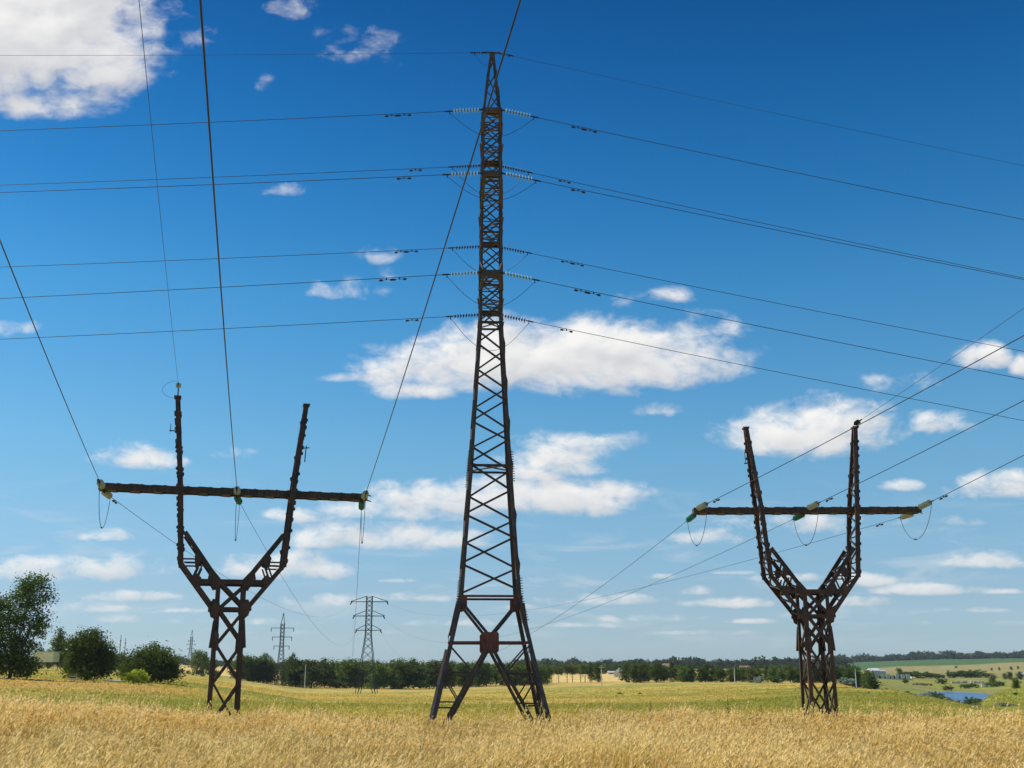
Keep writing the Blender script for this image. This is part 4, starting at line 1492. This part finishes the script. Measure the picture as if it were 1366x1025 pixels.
# thin row with the wheat showing below the crowns
fill(front, 738, 806, 8.5, 470, 886, ['thin_a', 'thin_b', 'thin_a'], (1.1, 1.5), jt=3)
front += [(797, 462, 'round_a', 883, .8), (788, 466, 'tall_a', 884, 1.0)]
fill(front, 836, 884, 7.5, 430, 885, ['round_a', 'tall_a', 'thin_b', 'round_c'], jt=2)
fill(front, 902, 1000, 10, 425, lambda x: 887 + (x - 900) * .02, KD, jt=3)
fill(front, 1002, 1072, 10, 415, 889, KM + ['round_c'], jt=2.5)
fill(front, 1074, 1150, 9.5, 400, 889, KD, jt=2.5)
front += [(1156, 385, 'round_b', 893, 1.1), (1161, 380, 'round_c', 900, 1.2)]
fill(back, 850, 1150, 18, 470, 888, KD, jt=2)
row(front, 'trees of the tree line behind the meadow', 'front row')
row(back, 'trees in the back row of the tree line', 'back row')
beyond = []
fill(beyond, 736, 858, 6.5, 820, 887, KD, (1.2, 1.7), jt=2)
row(beyond, 'trees beyond the wheat', 'wheat row')
# bushes at the foot of the row
for i, (px, r, top, key) in enumerate(((246, 385, 897, 'bush_m'), (258, 380, 899, 'bush'), (272, 382, 898, 'bush_m'), (340, 415, 897, 'bush_m'), (450, 405, 903, 'bush'), (530, 400, 903, 'bush'),
                                       (560, 402, 904, 'bush_m'), (700, 425, 902, 'bush'), (850, 420, 903, 'bush'), (920, 415, 902, 'bush_m'), (950, 412, 900, 'bush_m'), (1012, 402, 899, 'bush_s'), (1028, 400, 898, 'bush_m'),
                                       (1038, 402, 900, 'bush_s'), (1060, 402, 904, 'bush'), (1128, 382, 900, 'bush_s'))):
    k = min(range(len(MARKS)), key=lambda k: abs(MARKS[k][0] - px))
    nm = ['dark green shrub', 'mid green shrub', 'silvery grey shrub'][('bush', 'bush_m', 'bush_s').index(key)]
    plant(key, px, r, top, f'low {nm} by the tree line, {"left" if px < MARKS[k][0] else "right"} of the {MARKS[k][1]}', 'shrub', 'shrubs along the tree line', 1.2)

# --- the far line of trees beyond the wheat: woods on the horizon
def wood(name, px0, px1, r, hgt, n, matn, label_kind):
    r_ = np.random.default_rng(int(px0) + 500)
    pxs = np.linspace(px0, px1, n) + r_.normal(size=n) * 1.5
    C = []
    for p_ in pxs:
        rr = r + r_.uniform(-25, 25)
        a = azim(p_)
        x, y = rr * math.sin(a), rr * math.cos(a)
        h = hgt * (.55 + .6 * vnoise(np.array([p_ / 9.0]), np.array([r / 50.]))[0]) * (.85 + .3 * r_.random())
        z = hz(x, y)
        for j in range(9):
            t = r_.random()
            C.append((x + r_.normal() * hgt * .22, y + r_.normal() * hgt * .2, z + h * (.08 + .88 * t)))
    C = np.array(C)
    V, Fq, tint = leaf_cloud(r_, C, 6, hgt * .10, hgt * .22)
    o = mesh_np(name, V, Fq, M[matn], None, {'tint': tint})
    return tag(o, kind='stuff')


tag(wood('distant_wood', 1100, 1480, 2550, 15, 420, 'leaf_far', None), 'dark wood along the top of the far green slope on the right', 'wood')
tag(wood('distant_wood', 690, 1130, 1500, 13, 420, 'leaf_far', None), 'long dark wood on the horizon behind the village', 'wood')
tag(wood('distant_wood', -60, 420, 1300, 9, 300, 'leaf_far', None), 'low dark wood on the horizon at the left', 'wood')

# --- left side
def px_tree(name, label, px, r, lob_px, matn, nclump, per, leaf, seed, limbs):
    """a single big tree; crown lobes (x, y, rx, ry) as they stand about its foot, given depth as round as wide"""
    r_ = np.random.default_rng(seed)
    g_ = ground_at(px, r)
    k = r / (F / CP)
    root = thing(name, label, 'tree', g_ - Vector((0, 0, .1)))
    lob = []
    for (x, y, rx, ry) in lob_px:
        z = tan_el(y, px) * r - g_.z
        lob.append(((x - px) * k, r_.uniform(-.35, .35) * rx * k, z, rx * k, rx * k * .9, ry * k))
    C = lobes_to_clumps(r_, lob, nclump)
    C[:, 2] = np.maximum(C[:, 2], .3)
    C += r_.normal(size=C.shape) * leaf * .9
    V, Fq, tint = leaf_cloud(r_, C, per, leaf * (1.3 + 1.5 * r_.random(nclump)), leaf)
    V[:, 2] = np.maximum(V[:, 2], .03)
    mesh_np('crown', V, Fq, M[matn], root, {'tint': tint})
    H = max(l[2] for l in lob)
    m = MB()
    m.tube([(0, 0, -.3), (.1, 0, H * .2), (.25, .05, H * .45)], H * .02, 8, True, H * .012)
    for x, y, z, rx, ry, rz in lob:
        m.tube([(.1, 0, H * .16), (x * .5, y * .5, z * .55), (x * .9, y, z + rz * .3)], H * .010, 6, True, H * .003)
    m.build('trunk', M['bark'], root)
    return root


px_tree('tree', 'tallest leafy tree standing alone at the left edge, dark and bushy low down', 15, 155,
        [(32, 778, 15, 11), (17, 788, 12, 13), (46, 796, 8, 12), (28, 804, 16, 11), (4, 806, 11, 12), (-14, 815, 14, 16), (44, 820, 9, 9), (16, 826, 14, 10), (34, 840, 13, 8), (-2, 838, 14, 12), (49, 836, 5, 5),
         (12, 856, 16, 9), (32, 860, 12, 7), (-14, 862, 16, 14), (8, 880, 20, 12), (30, 880, 13, 10), (-12, 886, 18, 14), (41, 888, 7, 7), (16, 892, 22, 8)], 'leaf_dark', 640, 34, .25, 21, 12)
px_tree('tree', 'broad rounded tree, second from the left edge, standing on the rise', 118, 165,
        [(112, 855, 15, 12), (125, 858, 13, 12), (100, 868, 12, 13), (135, 870, 12, 13), (116, 872, 20, 14), (104, 886, 16, 13), (133, 886, 16, 13), (142, 894, 8, 8), (118, 893, 22, 9), (98, 892, 9, 9)], 'leaf_dark', 480, 32, .26, 22, 6)
px_tree('tree', 'low wide dark tree directly behind the yellow-green bush', 200, 182,
        [(182, 881, 15, 10), (200, 874, 17, 11), (216, 882, 14, 11), (192, 890, 20, 11), (214, 893, 18, 11), (228, 897, 8, 8), (176, 894, 12, 9), (204, 899, 24, 7)], 'leaf_dark', 620, 26, .28, 23, 6)
plant('bush_y', 181, 166, 889.5, 'bright yellow-green bush in front of the low dark tree at left', 'shrub', None, 1.35, 'shrub')
for px, r, top, key, lab, wd in ((77, 330, 840, 'poplar', 'tall slim poplar between the two big trees on the left', 1.3), (80.5, 345, 852, 'poplar', 'shorter poplar leaning on the tall slim one at left', 1.2), (64, 345, 866, 'round_a', 'dark tree behind the pale yellow building, right part', 1.0),
                                 (53, 350, 864, 'round_c', 'dark tree behind the pale yellow building, left part', 1.0), (90, 330, 866, 'round_a', 'dark tree directly left of the broad rounded tree', 1.0),
                                 (98, 300, 852, 'tall_b', 'green narrow tree touching the left flank of the broad rounded tree', 1.1), (150, 340, 868, 'round_b', 'green tree in the gap right of the broad rounded tree', 1.2), (163, 345, 870, 'round_a', 'dark tree in the gap left of the low wide tree', 1.1),
                                 (205.5, 300, 859, 'poplar', 'small upright grey-green tree rising over the low wide dark tree', 1.3), (233, 300, 874, 'round_a', 'dark tree at the right end of the low wide tree', 1.0), (222, 320, 868, 'tall_b', 'narrow green tree peeping over the low wide dark tree', 1.0),
                                 (124, 260, 841, 'poplar', 'tip of a poplar behind the broad rounded tree', 1.0)):
    plant(key, px, r, top, lab, 'tree', None, wd)

# --- right valley
for px, r, top, key, lab, wd in (
        (895, 520, 880, 'poplar', 'dark spire tree standing above the tree line beside the pink house', 1.1),
        (886, 520, 890, 'round_b', 'green tree directly left of the pink house', 1.0), (905, 560, 888, 'far_r', 'hazy tree directly right of the dark spire tree', 1.1),
        (1199, 860, 891, 'round_b', 'round tree at the left end of the hedge above the ruins', 1.3),
        (1271, 950, 894, 'bush', 'dark tree at the left end of the clump beyond the pond', 1.9), (1283, 950, 891.5, 'bush_m', 'second dark tree from the left in the clump beyond the pond', 1.9), (1293, 955, 891, 'bush', 'third dark tree from the left in the clump beyond the pond', 1.9),
        (1303, 950, 893, 'bush', 'fourth dark tree from the left in the clump beyond the pond', 1.9), (1313, 940, 896, 'bush_m', 'right-hand dark tree of the clump beyond the pond', 1.9), (1264, 930, 894, 'tall_b', 'small green tree left of the clump beyond the pond', 1.0),
        (1345, 830, 896, 'round_c', 'dark tree on the far bank near the right edge, left one', 1.3), (1358, 830, 896, 'round_a', 'dark tree on the far bank near the right edge, right one', 1.4), (1338, 850, 898, 'far_r', 'small hazy tree on the far bank near the right edge', 1.2),
        (1352, 232, 904, 'round_a', 'round dark tree on the crest of the near green slope', 1.2), (1322, 720, 900, 'round_b', 'green tree on the far bank above the right end of the pond', 1.3),
        (1322, 1300, 891, 'far_r', 'left tree of the row high on the dry slope', 1.2), (1332, 1300, 890, 'far_r', 'middle tree of the row high on the dry slope', 1.2), (1348, 1300, 889, 'far_r', 'dark tree high on the dry slope near the right edge', 1.2), (1357, 1350, 888.5, 'far_r', 'rightmost tree of the row high on the dry slope', 1.2)):
    plant(key, px, r, top, lab, 'tree', None, wd, 'tree')
for i, (px, r, top, key, lab, wd) in enumerate((
        (1289, 405, 926.5, 'bush', 'tall dark shrub on the near shore of the pond', 1.1), (1298, 410, 927, 'bush_m', 'small shrub on the near shore beside the tall dark one', .9), (1303, 400, 931, 'bush_m', 'low green shrub at the right end of the pond', 1.0),
        (1252, 470, 924, 'bush_m', 'green shrub standing in the water at the left of the pond', 1.2), (1262, 455, 927, 'bush_s', 'grey shrub on the near shore, left of the tall dark one', 1.2), (1246, 520, 920, 'bush', 'dark shrub at the left end of the pond', 1.2),
        (1334, 112, 935, 'bush_s', 'silvery round shrub low on the near green slope', 2.0), (1298, 134, 936, 'bush_s', 'small silvery shrub below the pond', 1.6), (1349, 172, 924.5, 'bush', 'tiny dark shrub halfway up the near green slope', .9),
        (1182, 300, 916, 'bush', 'dark shrub on the edge of the meadow, right of the tree line', 1.8), (1197, 380, 919, 'bush_m', 'green shrub on the valley edge, second from the tree line', 1.3), (1208, 430, 919, 'bush_o', 'olive shrub on the valley edge, third from the tree line', 1.4),
        (1220, 460, 921, 'bush_s', 'grey shrub on the valley edge, close to the pond', 1.3), (1230, 480, 920, 'bush_s', 'pale shrub touching the left tip of the pond', 1.2),
        (1213, 870, 893.5, 'bush_m', 'leftmost shrub of the hedge above the ruins', 1.8), (1222, 880, 893.5, 'bush', 'second shrub of the hedge above the ruins', 1.9), (1231, 890, 894.5, 'bush', 'third shrub of the hedge above the ruins', 1.8), (1241, 890, 896, 'bush_m', 'fourth shrub of the hedge above the ruins', 1.6), (1250, 880, 897.5, 'bush', 'rightmost shrub of the hedge above the ruins', 1.6),
        (1254, 740, 903, 'bush', 'dark shrub in the grass between ruins and pond', 1.4), (1283, 670, 911, 'bush_m', 'green shrub on the far shore, left one', 1.5), (1296, 680, 910, 'bush', 'dark shrub on the far shore, middle one', 1.6), (1318, 690, 908, 'bush_m', 'green shrub on the far shore, right one', 1.9), (1330, 700, 907, 'bush', 'dark shrub on the far shore, last on the right', 1.7),
        (1262, 640, 913, 'bush_o', 'olive shrub on the far shore at the middle of the pond', 1.4), (853, 235, 925, 'bush', 'tiny dark shrub alone in the middle of the meadow', 1.0), (826, 240, 927.5, 'bush_m', 'tiny green shrub in the meadow, left of the dark one', 1.6), (1205, 720, 904, 'bush_o', 'small olive shrub below the ruins', 1.2), (1275, 1500, 888, 'far_r', 'speck of a tree high on the dry slope', 1.4))):
    plant(key, px, r, top, lab, 'shrub' if key.startswith('bush') else 'tree', 'shrubs around the pond' if key.startswith('bush') else None, wd)
for key, o in PR.items():
    if key not in used:
        for c in list(o.children):
            bpy.data.objects.remove(c)
        bpy.data.objects.remove(o)


# ================================================================== houses and other small things
def house(name, label, px, r, w, d, hwall, hroof, wall, roof, rot=0.0, wins=3, base=None, cat='house'):
    g_ = ground_at(px, r)
    root = thing(name, label, cat, g_ if base is None else Vector((g_.x, g_.y, tan_el(base, px) * r)), (0, 0, rot))
    MB().box((0, 0, hwall / 2 - .5), w, d, hwall + 1.0).build('wall', M[wall], root)
    m = MB()
    e = .35
    if hroof > .6:
        m.add([(-w / 2 - e, -d / 2 - e, hwall), (w / 2 + e, -d / 2 - e, hwall), (w / 2 + e, d / 2 + e, hwall), (-w / 2 - e, d / 2 + e, hwall), (-w / 2 - e, 0, hwall + hroof), (w / 2 + e, 0, hwall + hroof)],
              [(0, 1, 5, 4), (2, 3, 4, 5), (0, 4, 3), (1, 2, 5), (3, 2, 1, 0)])
    else:
        m.box((0, 0, hwall + hroof / 2), w + 2 * e, d + 2 * e, hroof)
    m.build('roof', M[roof], root)
    for i in range(wins):
        x = -w / 2 + w * (i + .5) / wins
        f = MB().box((x, -d / 2 - .02, hwall * .55), min(1.4, w / wins * .5), .06, hwall * .42).build('window', M['dark'], root)
    return root


house('building', 'long pale yellow flat-roofed building behind the big tree at left', 61, 300, 5.0, 4, 1.3, .25, 'yellow_wall', 'roof_white', 0, 0, 878, 'building')
house('house', 'white house with a white gable roof among the trees right of the pole', 826, 640, 5.0, 5.5, 2.6, 2.6, 'whitewash', 'roof_white', math.pi / 2 - .2, 1)
house('house', 'long grey roofed house just behind the white gabled one', 819, 800, 9, 5, 1.3, 1.0, 'whitewash', 'roof_grey', 0, 2)
house('house', 'pale house with a red roof left of the dark spire tree', 890, 600, 4.2, 5, 5.6, 1.6, 'whitewash', 'roof_red', .1, 2)
house('house', 'small white house right of the dark spire tree, half hidden', 912, 570, 9, 6, 2.8, 1.8, 'whitewash', 'roof_grey', .1, 3)
house('house', 'house with a dull red roof showing above the tree line near the slim pole', 993, 640, 5, 6, 4.9, 1.4, 'whitewash', 'roof_red', 0, 4)
house('building', 'white shed with a pale roof behind the end of the tree line', 1164, 800, 6.5, 6, 2.4, 1.6, 'whitewash', 'roof_white', .3, 0, 899.5, 'building')
house('building', 'low grey roofed shed right of the white shed', 1173, 820, 6, 5, 1.8, .9, 'whitewash', 'roof_grey', .1, 0, 899, 'building')

# roofless white ruin: a long wall of piers and gaps
g_ = ground_at(1187, 800)
ruin = thing('ruined_building', 'long roofless white ruin with dark openings, left of the hedge in the valley', 'ruin', Vector((g_.x, g_.y, tan_el(907, 1187) * 800)))
m, dk = MB(), MB()
x = -14.5
i = 0
while x < 14:
    w = 1.6 + 1.4 * rnd.random()
    h = 3.6 if i % 4 else 2.6 + rnd.random()
    m.box((x + w / 2, 0, h / 2 - .4), w, .5, h + .8)
    gap = .9 + .9 * rnd.random()
    if i % 3:
        m.box((x + w + gap / 2, 0, .1), gap, .4, 1.2)
    x += w + gap
    i += 1
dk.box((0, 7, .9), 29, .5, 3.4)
m.box((-14.2, 3.5, .8), .5, 6.4, 3.6).box((14.4, 3.5, .6), .5, 6.4, 3.0)
m.build('wall', M['whitewash'], ruin)
dk.build('dark_backing', M['dark'], ruin)  # near-black sheet standing in for the shaded inside behind the gaps
MB().box((0, 3.4, 2.4), 30, .4, .25).box((0, 5.2, 2.7), 28, .4, .25).build('roof_beam', M['concrete'], ruin)
g_ = ground_at(1227, 700)
t_ = thing('rubble_heap', 'reddish heap of broken brick on the grass between ruin and pond', 'rubble', g_)
m = MB()
for i in range(26):
    m.box((rnd.gauss(0, 2.6), rnd.gauss(0, 1.2), .2 + .9 * rnd.random() * rnd.random()), .9 + rnd.random(), .8, .7 + .5 * rnd.random())
m.build('bricks', M['brick'], t_)
for px, r, w, lab in ((1277, 760, 9, 'grey tumbled concrete ruin beyond the pond, left one'), (1301, 760, 7, 'grey tumbled concrete ruin beyond the pond, right one'), (1310, 690, 3, 'pale block of concrete on the far shore near the green shrubs')):
    g_ = ground_at(px, r)
    t_ = thing('concrete_ruin', lab, 'ruin', g_)
    m = MB()
    for i in range(7):
        x = -w / 2 + w * i / 6
        m.box((x, rnd.uniform(-.6, .6), .5), w / 7, 1.0, 1.2 + 1.3 * rnd.random())
    m.build('wall', M['concrete'], t_)
house('house', 'tiny pale house high on the dry slope at the right edge', 1362, 900, 6, 5, 2.4, 1.4, 'whitewash', 'roof_grey', 0, 2)

# utility poles
for px, r, top, lab, cross in ((802, 330, 888, 'concrete pole with a crosspiece standing right of the tall tower before the wheat', True), (408, 395, 887, 'pale bare pole before the trees, right of the slender grey pylon', False),
                               (979, 395, 891, 'slim pole before the trees, left of the right pylon', False), (1140, 345, 893, 'bare pole before the trees, right of the right pylon', False)):
    g_ = ground_at(px, r)
    h = tan_el(top, px) * r - g_.z
    o = thing('utility_pole', lab, 'pole', g_, (0, 0, 0), 'poles along the tree line')
    MB().tube([(0, 0, -.4), (0, 0, h)], .17, 8, True, .11).build('shaft', M['concrete'], o)
    if cross:
        MB().bar((-.9, -.1, h - .5), (.9, -.1, h - .5), .14, .16).bar((-.5, -.1, h - .1), (.5, -.1, h - .1), .12, .12).build('crosspiece', M['concrete'], o)
        for x in (-.8, 0, .8):
            MB().tube([(x, -.1, h - .45), (x, -.1, h - .2)], .06, 6).build('insulator', M['insulator_dark'], o)
    else:
        MB().bar((-.35, 0, h - .3), (.35, 0, h - .3), .10, .10).build('crosspiece', M['fitting'], o)
# two thin radio masts
for px, top, lab in ((158.5, 847, 'left and taller of two thin radio masts far behind the trees at left'), (165, 851, 'right and shorter of two thin radio masts far behind the trees at left')):
    g_ = ground_at(px, 900)
    h = tan_el(top, px) * 900 - g_.z
    o = thing('radio_mast', lab, 'mast', g_, (0, 0, 0), 'radio masts')
    MB().tube([(0, 0, -1), (0, 0, h)], .38, 6, True, .2).build('shaft', M['far_steel'], o)
    MB().box((0, 0, h * .8), .9, .9, .8).build('antenna', M['far_steel'], o)
# pale things in the grass by the rounded tree
g_ = ground_at(99.5, 158)
o = thing('marker_block', 'small white block with a dark band, in the grass before the broad rounded tree', 'block', g_ + Vector((0, 0, .12)))
MB().box((0, 0, .12), .75, .5, .26).build('base', M['whitewash'], o)
MB().box((0, .02, .34), .66, .42, .18).build('band', M['dark'], o)
MB().box((0, 0, .48), .72, .5, .10).build('lid', M['whitewash'], o)
g_ = ground_at(156, 168)
o = thing('concrete_slab', 'pale concrete slab lying in the grass left of the yellow-green bush', 'slab', g_ + Vector((0, 0, .15)), (0, .05, .2))
MB().plate([(-1.0, -.4, .1), (1.0, -.5, .1), (1.1, .5, .14), (-.9, .45, .12)], .22, (0, 0, 1)).build('slab', M['roof_white'], o)
MB().box((-1.3, .2, .1), .8, .3, .2).build('broken_piece', M['concrete'], o)


# ================================================================== grass
def ribbon_grass(n, rmin, rmax, half, seed, tall):
    r_ = np.random.default_rng(seed)
    # the farther the sparser, about even per picture area
    u = r_.random(n)
    r = rmin * (rmax / rmin) ** u if not tall else rmin + (rmax - rmin) * u
    a = (r_.random(n) * 2 - 1) * half
    x, y = r * np.sin(a), r * np.cos(a)
    return r_, r, x, y, height(x, y)


mgr, t, b = mat('ripe_grass')
kA = NN(t, 'ShaderNodeAttribute', attribute_name='part')
tA = NN(t, 'ShaderNodeAttribute', attribute_name='tint')
gA = NN(t, 'ShaderNodeAttribute', attribute_name='green')
plume = mixc(t, tA.outputs['Fac'], (.64, .405, .105), (1.0, .77, .34))
stemc = mixc(t, tA.outputs['Fac'], (.56, .41, .05), (.84, .63, .12))
greenc = mixc(t, tA.outputs['Fac'], (.20, .22, .028), (.44, .40, .06))
low_ = mixc(t, gA.outputs['Fac'], stemc, greenc)
col = mixc(t, kA.outputs['Fac'], low_, plume)
LK(t, col, b.inputs['Base Color'])
b.inputs['Roughness'].default_value = 0.75
b.inputs['Specular IOR Level'].default_value = 0.15
tr = NN(t, 'ShaderNodeBsdfTranslucent')
LK(t, col, tr.inputs['Color'])
mx = NN(t, 'ShaderNodeMixShader')
mx.inputs[0].default_value = .45
LK(t, b.outputs[0], mx.inputs[1])
LK(t, tr.outputs[0], mx.inputs[2])
LK(t, mx.outputs[0], t.nodes['Material Output'].inputs['Surface'])


def tall_grass(n, seed):
    r_, r, x, y, z = ribbon_grass(n, 9.0, 52, .64, seed, True)
    edge = 44.0 + 5.0 * (fbm(x / 7, y / 50 + 3, 3) - .5) * 2 + 2.5 * np.clip(-x / 20, -1, 1)
    keep = r < edge
    r, x, y, z = r[keep], x[keep], y[keep], z[keep]
    n = len(r)
    patch = np.clip((fbm(x / 1.5, y / 2.2, 3) - .5) * 1.5 + .5, 0, 1)
    patch2 = fbm(x / 9 + 40, y / 9, 3)
    H = (.42 + .36 * r_.random(n)) * (.62 + .75 * patch) + (r_.random(n) < .05) * (.10 + .25 * r_.random(n))
    green = np.clip((patch2 - .46) * 6 + .35 * r_.normal(size=n) + .25 + .5 * (.5 - patch), 0, 1)
    tint = np.clip(.55 * r_.random(n) + 1.0 * (patch - .28), 0, 1)
    H = H * (1 - .30 * np.clip((patch2 - .50) * 8, 0, 1) * (r_.random(n) < .8))
    H = H * (1 + .30 * sstep(r, 30, 41))
    lean = .10 + .22 * r_.random(n)
    la = r_.normal(size=n) * .7 + .15                               # mostly blown to the right
    lx, ly = np.cos(la) * lean, np.sin(la) * lean
    ws = np.maximum(.004, r * .00033)
    base = np.stack([x, y, z], 1)
    bend = lambda t: base + np.stack([lx * H * t ** 1.7, ly * H * t ** 1.7, H * (t - .12 * lean * t * t)], 1)
    va = r_.random(n) * math.pi
    sd_ = np.stack([np.cos(va), np.sin(va), np.zeros(n)], 1)
    Vs, Ps, Ts, Gs = [], [], [], []

    def quad(p0, p1, p2, p3, part, tv, gv):
        Vs.append(np.stack([p0, p1, p2, p3], 1).reshape(-1, 3))
        Ps.append(np.repeat(np.full(len(p0), part, np.float32), 4))
        Ts.append(np.repeat(tv, 4))
        Gs.append(np.repeat(gv, 4))

    ts = [0, .45, .88]
    for a, b_ in zip(ts, ts[1:]):
        pa, pb = bend(a), bend(b_)
        quad(pa - sd_ * ws[:, None], pa + sd_ * ws[:, None], pb + sd_ * ws[:, None] * .8, pb - sd_ * ws[:, None] * .8, .25 if a > 0 else 0.0, tint, green)
    # plume: loose spikelets along the top, drooping with the wind
    far = r > 30
    for k in range(7):
        t0 = .76 + .24 * k / 6
        p = bend(t0)
        L = (.062 + .045 * r_.random(n)) * (1.15 - .07 * k) * np.where(far, 1.25, 1.0)
        wv_ = np.maximum(.0085, r * .00046) * (.8 + .5 * r_.random(n))
        aa = la + r_.normal(size=n) * .9
        d = np.stack([np.cos(aa) * .75, np.sin(aa) * .75, .55 + .5 * r_.random(n)], 1)
        d /= np.linalg.norm(d, axis=1, keepdims=True)
        e = np.cross(d, r_.normal(size=(n, 3)))
        e /= np.linalg.norm(e, axis=1, keepdims=True) + 1e-9
        q = p + d * (L * .45)[:, None]
        quad(p, q + e * wv_[:, None], p + d * L[:, None], q - e * wv_[:, None], 1.0, np.clip(tint + .2 * r_.normal(size=n), 0, 1), green * .3)
    # leaf blades
    for k in range(2):
        p = bend(.12 + .25 * k)
        aa = r_.random(n) * 6.28
        L = .20 + .22 * r_.random(n)
        w = np.maximum(.0045, r * .0003)
        d1 = np.stack([np.cos(aa) * .45, np.sin(aa) * .45, np.full(n, .9)], 1)
        d2 = np.stack([np.cos(aa) * .95, np.sin(aa) * .95, np.full(n, .25)], 1)
        e = np.stack([-np.sin(aa), np.cos(aa), np.zeros(n)], 1) * w[:, None]
        m1, m2 = p + d1 * (L * .5)[:, None], p + d1 * (L * .5)[:, None] + d2 * (L * .5)[:, None]
        gv = np.clip(green + .35, 0, 1)
        quad(p - e, p + e, m1 + e, m1 - e, 0.0, tint, gv)
        quad(m1 - e, m1 + e, m2 + e * .2, m2 - e * .2, 0.0, tint, gv)
    V = np.concatenate(Vs)
    return mesh_np('tall_grass', V, np.arange(len(V)).reshape(-1, 4), mgr, None, {'part': np.concatenate(Ps), 'tint': np.concatenate(Ts), 'green': np.concatenate(Gs)})


tag(tall_grass(126000, 31), 'ripe golden grass with feathery heads filling the foreground', 'grass', kind='stuff')

def weed(px, r, h, label):
    g_ = ground_at(px, r)
    o = thing('weed', label, 'weed', g_, (0, 0, rnd.random() * 6), 'tall weeds in the grass')
    MB().tube([(0, 0, -.05), (.02, .01, h * .5), (.07, 0, h)], .012, 5, True, .005).build('stem', M['bark'], o)
    m = MB()
    for i in range(34):
        z = h * (.25 + .75 * i / 34)
        a = i * 2.4
        l = .16 * (1.1 - .6 * i / 34)
        c = Vector((.02 + .05 * z / h, 0, z))
        d = Vector((math.cos(a), math.sin(a), .55)).normalized()
        e = Vector((-math.sin(a), math.cos(a), 0)) * l * .22
        m.add([c, c + d * l * .5 + e, c + d * l, c + d * l * .5 - e], [(0, 1, 2, 3)])
    m.build('leaves', M['leaf_dark'], o)


for px, r, h, lab in ((969, 43, 1.6, 'tall dark weed standing above the golden grass, left of the right pylon'), (866, 44, 1.45, 'dark weed above the golden grass, midway between tall tower and right pylon'),
                      (911, 44, 1.3, 'smaller dark weed at the edge of the golden grass, between two taller ones'), (417, 44, 1.4, 'dark weed at the edge of the golden grass, right of the left pylon'),
                      (1010, 44, 1.25, 'slight weed at the edge of the golden grass, close to the right pylon')):
    weed(px, r, h, lab)

mgm, t, b = mat('meadow_grass')
at = NN(t, 'ShaderNodeAttribute', attribute_name='growth')
LK(t, at.outputs['Color'], b.inputs['Base Color'])
b.inputs['Roughness'].default_value = 0.85
b.inputs['Specular IOR Level'].default_value = 0.1
tr = NN(t, 'ShaderNodeBsdfTranslucent')
LK(t, at.outputs['Color'], tr.inputs['Color'])
mx = NN(t, 'ShaderNodeMixShader')
mx.inputs[0].default_value = .5
LK(t, b.outputs[0], mx.inputs[1])
LK(t, tr.outputs[0], mx.inputs[2])
LK(t, mx.outputs[0], t.nodes['Material Output'].inputs['Surface'])


def meadow_grass(n, seed):
    r_, r, x, y, z = ribbon_grass(n, 38, 320, .60, seed, False)
    px = CX + np.tan(np.arctan2(x, y)) * F / CP
    keep = ~((r > 230) & (px > 1150) & (px < 1300))
    r, x, y, z = r[keep], x[keep], y[keep], z[keep]
    n = len(r)
    c = ground_colour(x, y)
    nearf = (1 - sstep(r, 50, 66))[:, None]
    c = c * (1 - nearf) + np.array([.50, .37, .09]) * nearf
    c = c * (.95 + .75 * r_.random(n) * r_.random(n) + .10)[:, None] * np.array([1.12, 1.08, 1.05])
    H = (.07 + .13 * r_.random(n) + .25 * (1 - sstep(r, 44, 60)) * r_.random(n)) * (.45 + 1.1 * fbm(x / 6, y / 6, 3)) + (r_.random(n) < .012) * .25
    w = np.maximum(.010, r * .00050)
    a = r_.random(n) * 6.28
    lean = r_.normal(size=n) * .4 + .3
    Vs = []
    for k in range(3):
        aa = a + k * 2.1
        e = np.stack([np.cos(aa), np.sin(aa), np.zeros(n)], 1) * w[:, None]
        o = np.stack([r_.normal(size=n) * w * 2, r_.normal(size=n) * w * 2, np.full(n, -.03)], 1)
        p = np.stack([x, y, z], 1) + o
        tp = p + np.stack([lean * H, r_.normal(size=n) * .3 * H, H], 1)
        md = p + (tp - p) * .5
        Vs.append(np.stack([p, md + e, tp, md - e], 1).reshape(-1, 3))
    V = np.concatenate(Vs)
    cc = np.concatenate([np.repeat(c, 4, 0)] * 3)
    return mesh_np('meadow_grass', V, np.arange(len(V)).reshape(-1, 4), mgm, None, {'growth': cc})


tag(meadow_grass(130000, 33), 'shorter olive and golden grass of the meadow behind the pylons', 'grass', kind='stuff')

# ================================================================== air
mh = bpy.data.materials.new('hazy_air')
mh.use_nodes = True
t = mh.node_tree
t.nodes.clear()
pv = NN(t, 'ShaderNodeVolumePrincipled')
pv.inputs['Color'].default_value = (.78, .86, .95, 1)
pv.inputs['Density'].default_value = 0.00007
pv.inputs['Anisotropy'].default_value = 0.3
ou = NN(t, 'ShaderNodeOutputMaterial')
LK(t, pv.outputs[0], ou.inputs['Volume'])
hv_, hb_ = 5300.0, MB()
hb_.bar((0, 0, -32), (0, 0, 34), 2 * hv_, 2 * hv_, (0, 1, 0))
hz_ = hb_.build('haze', mh)
tag(hz_, kind='stuff')
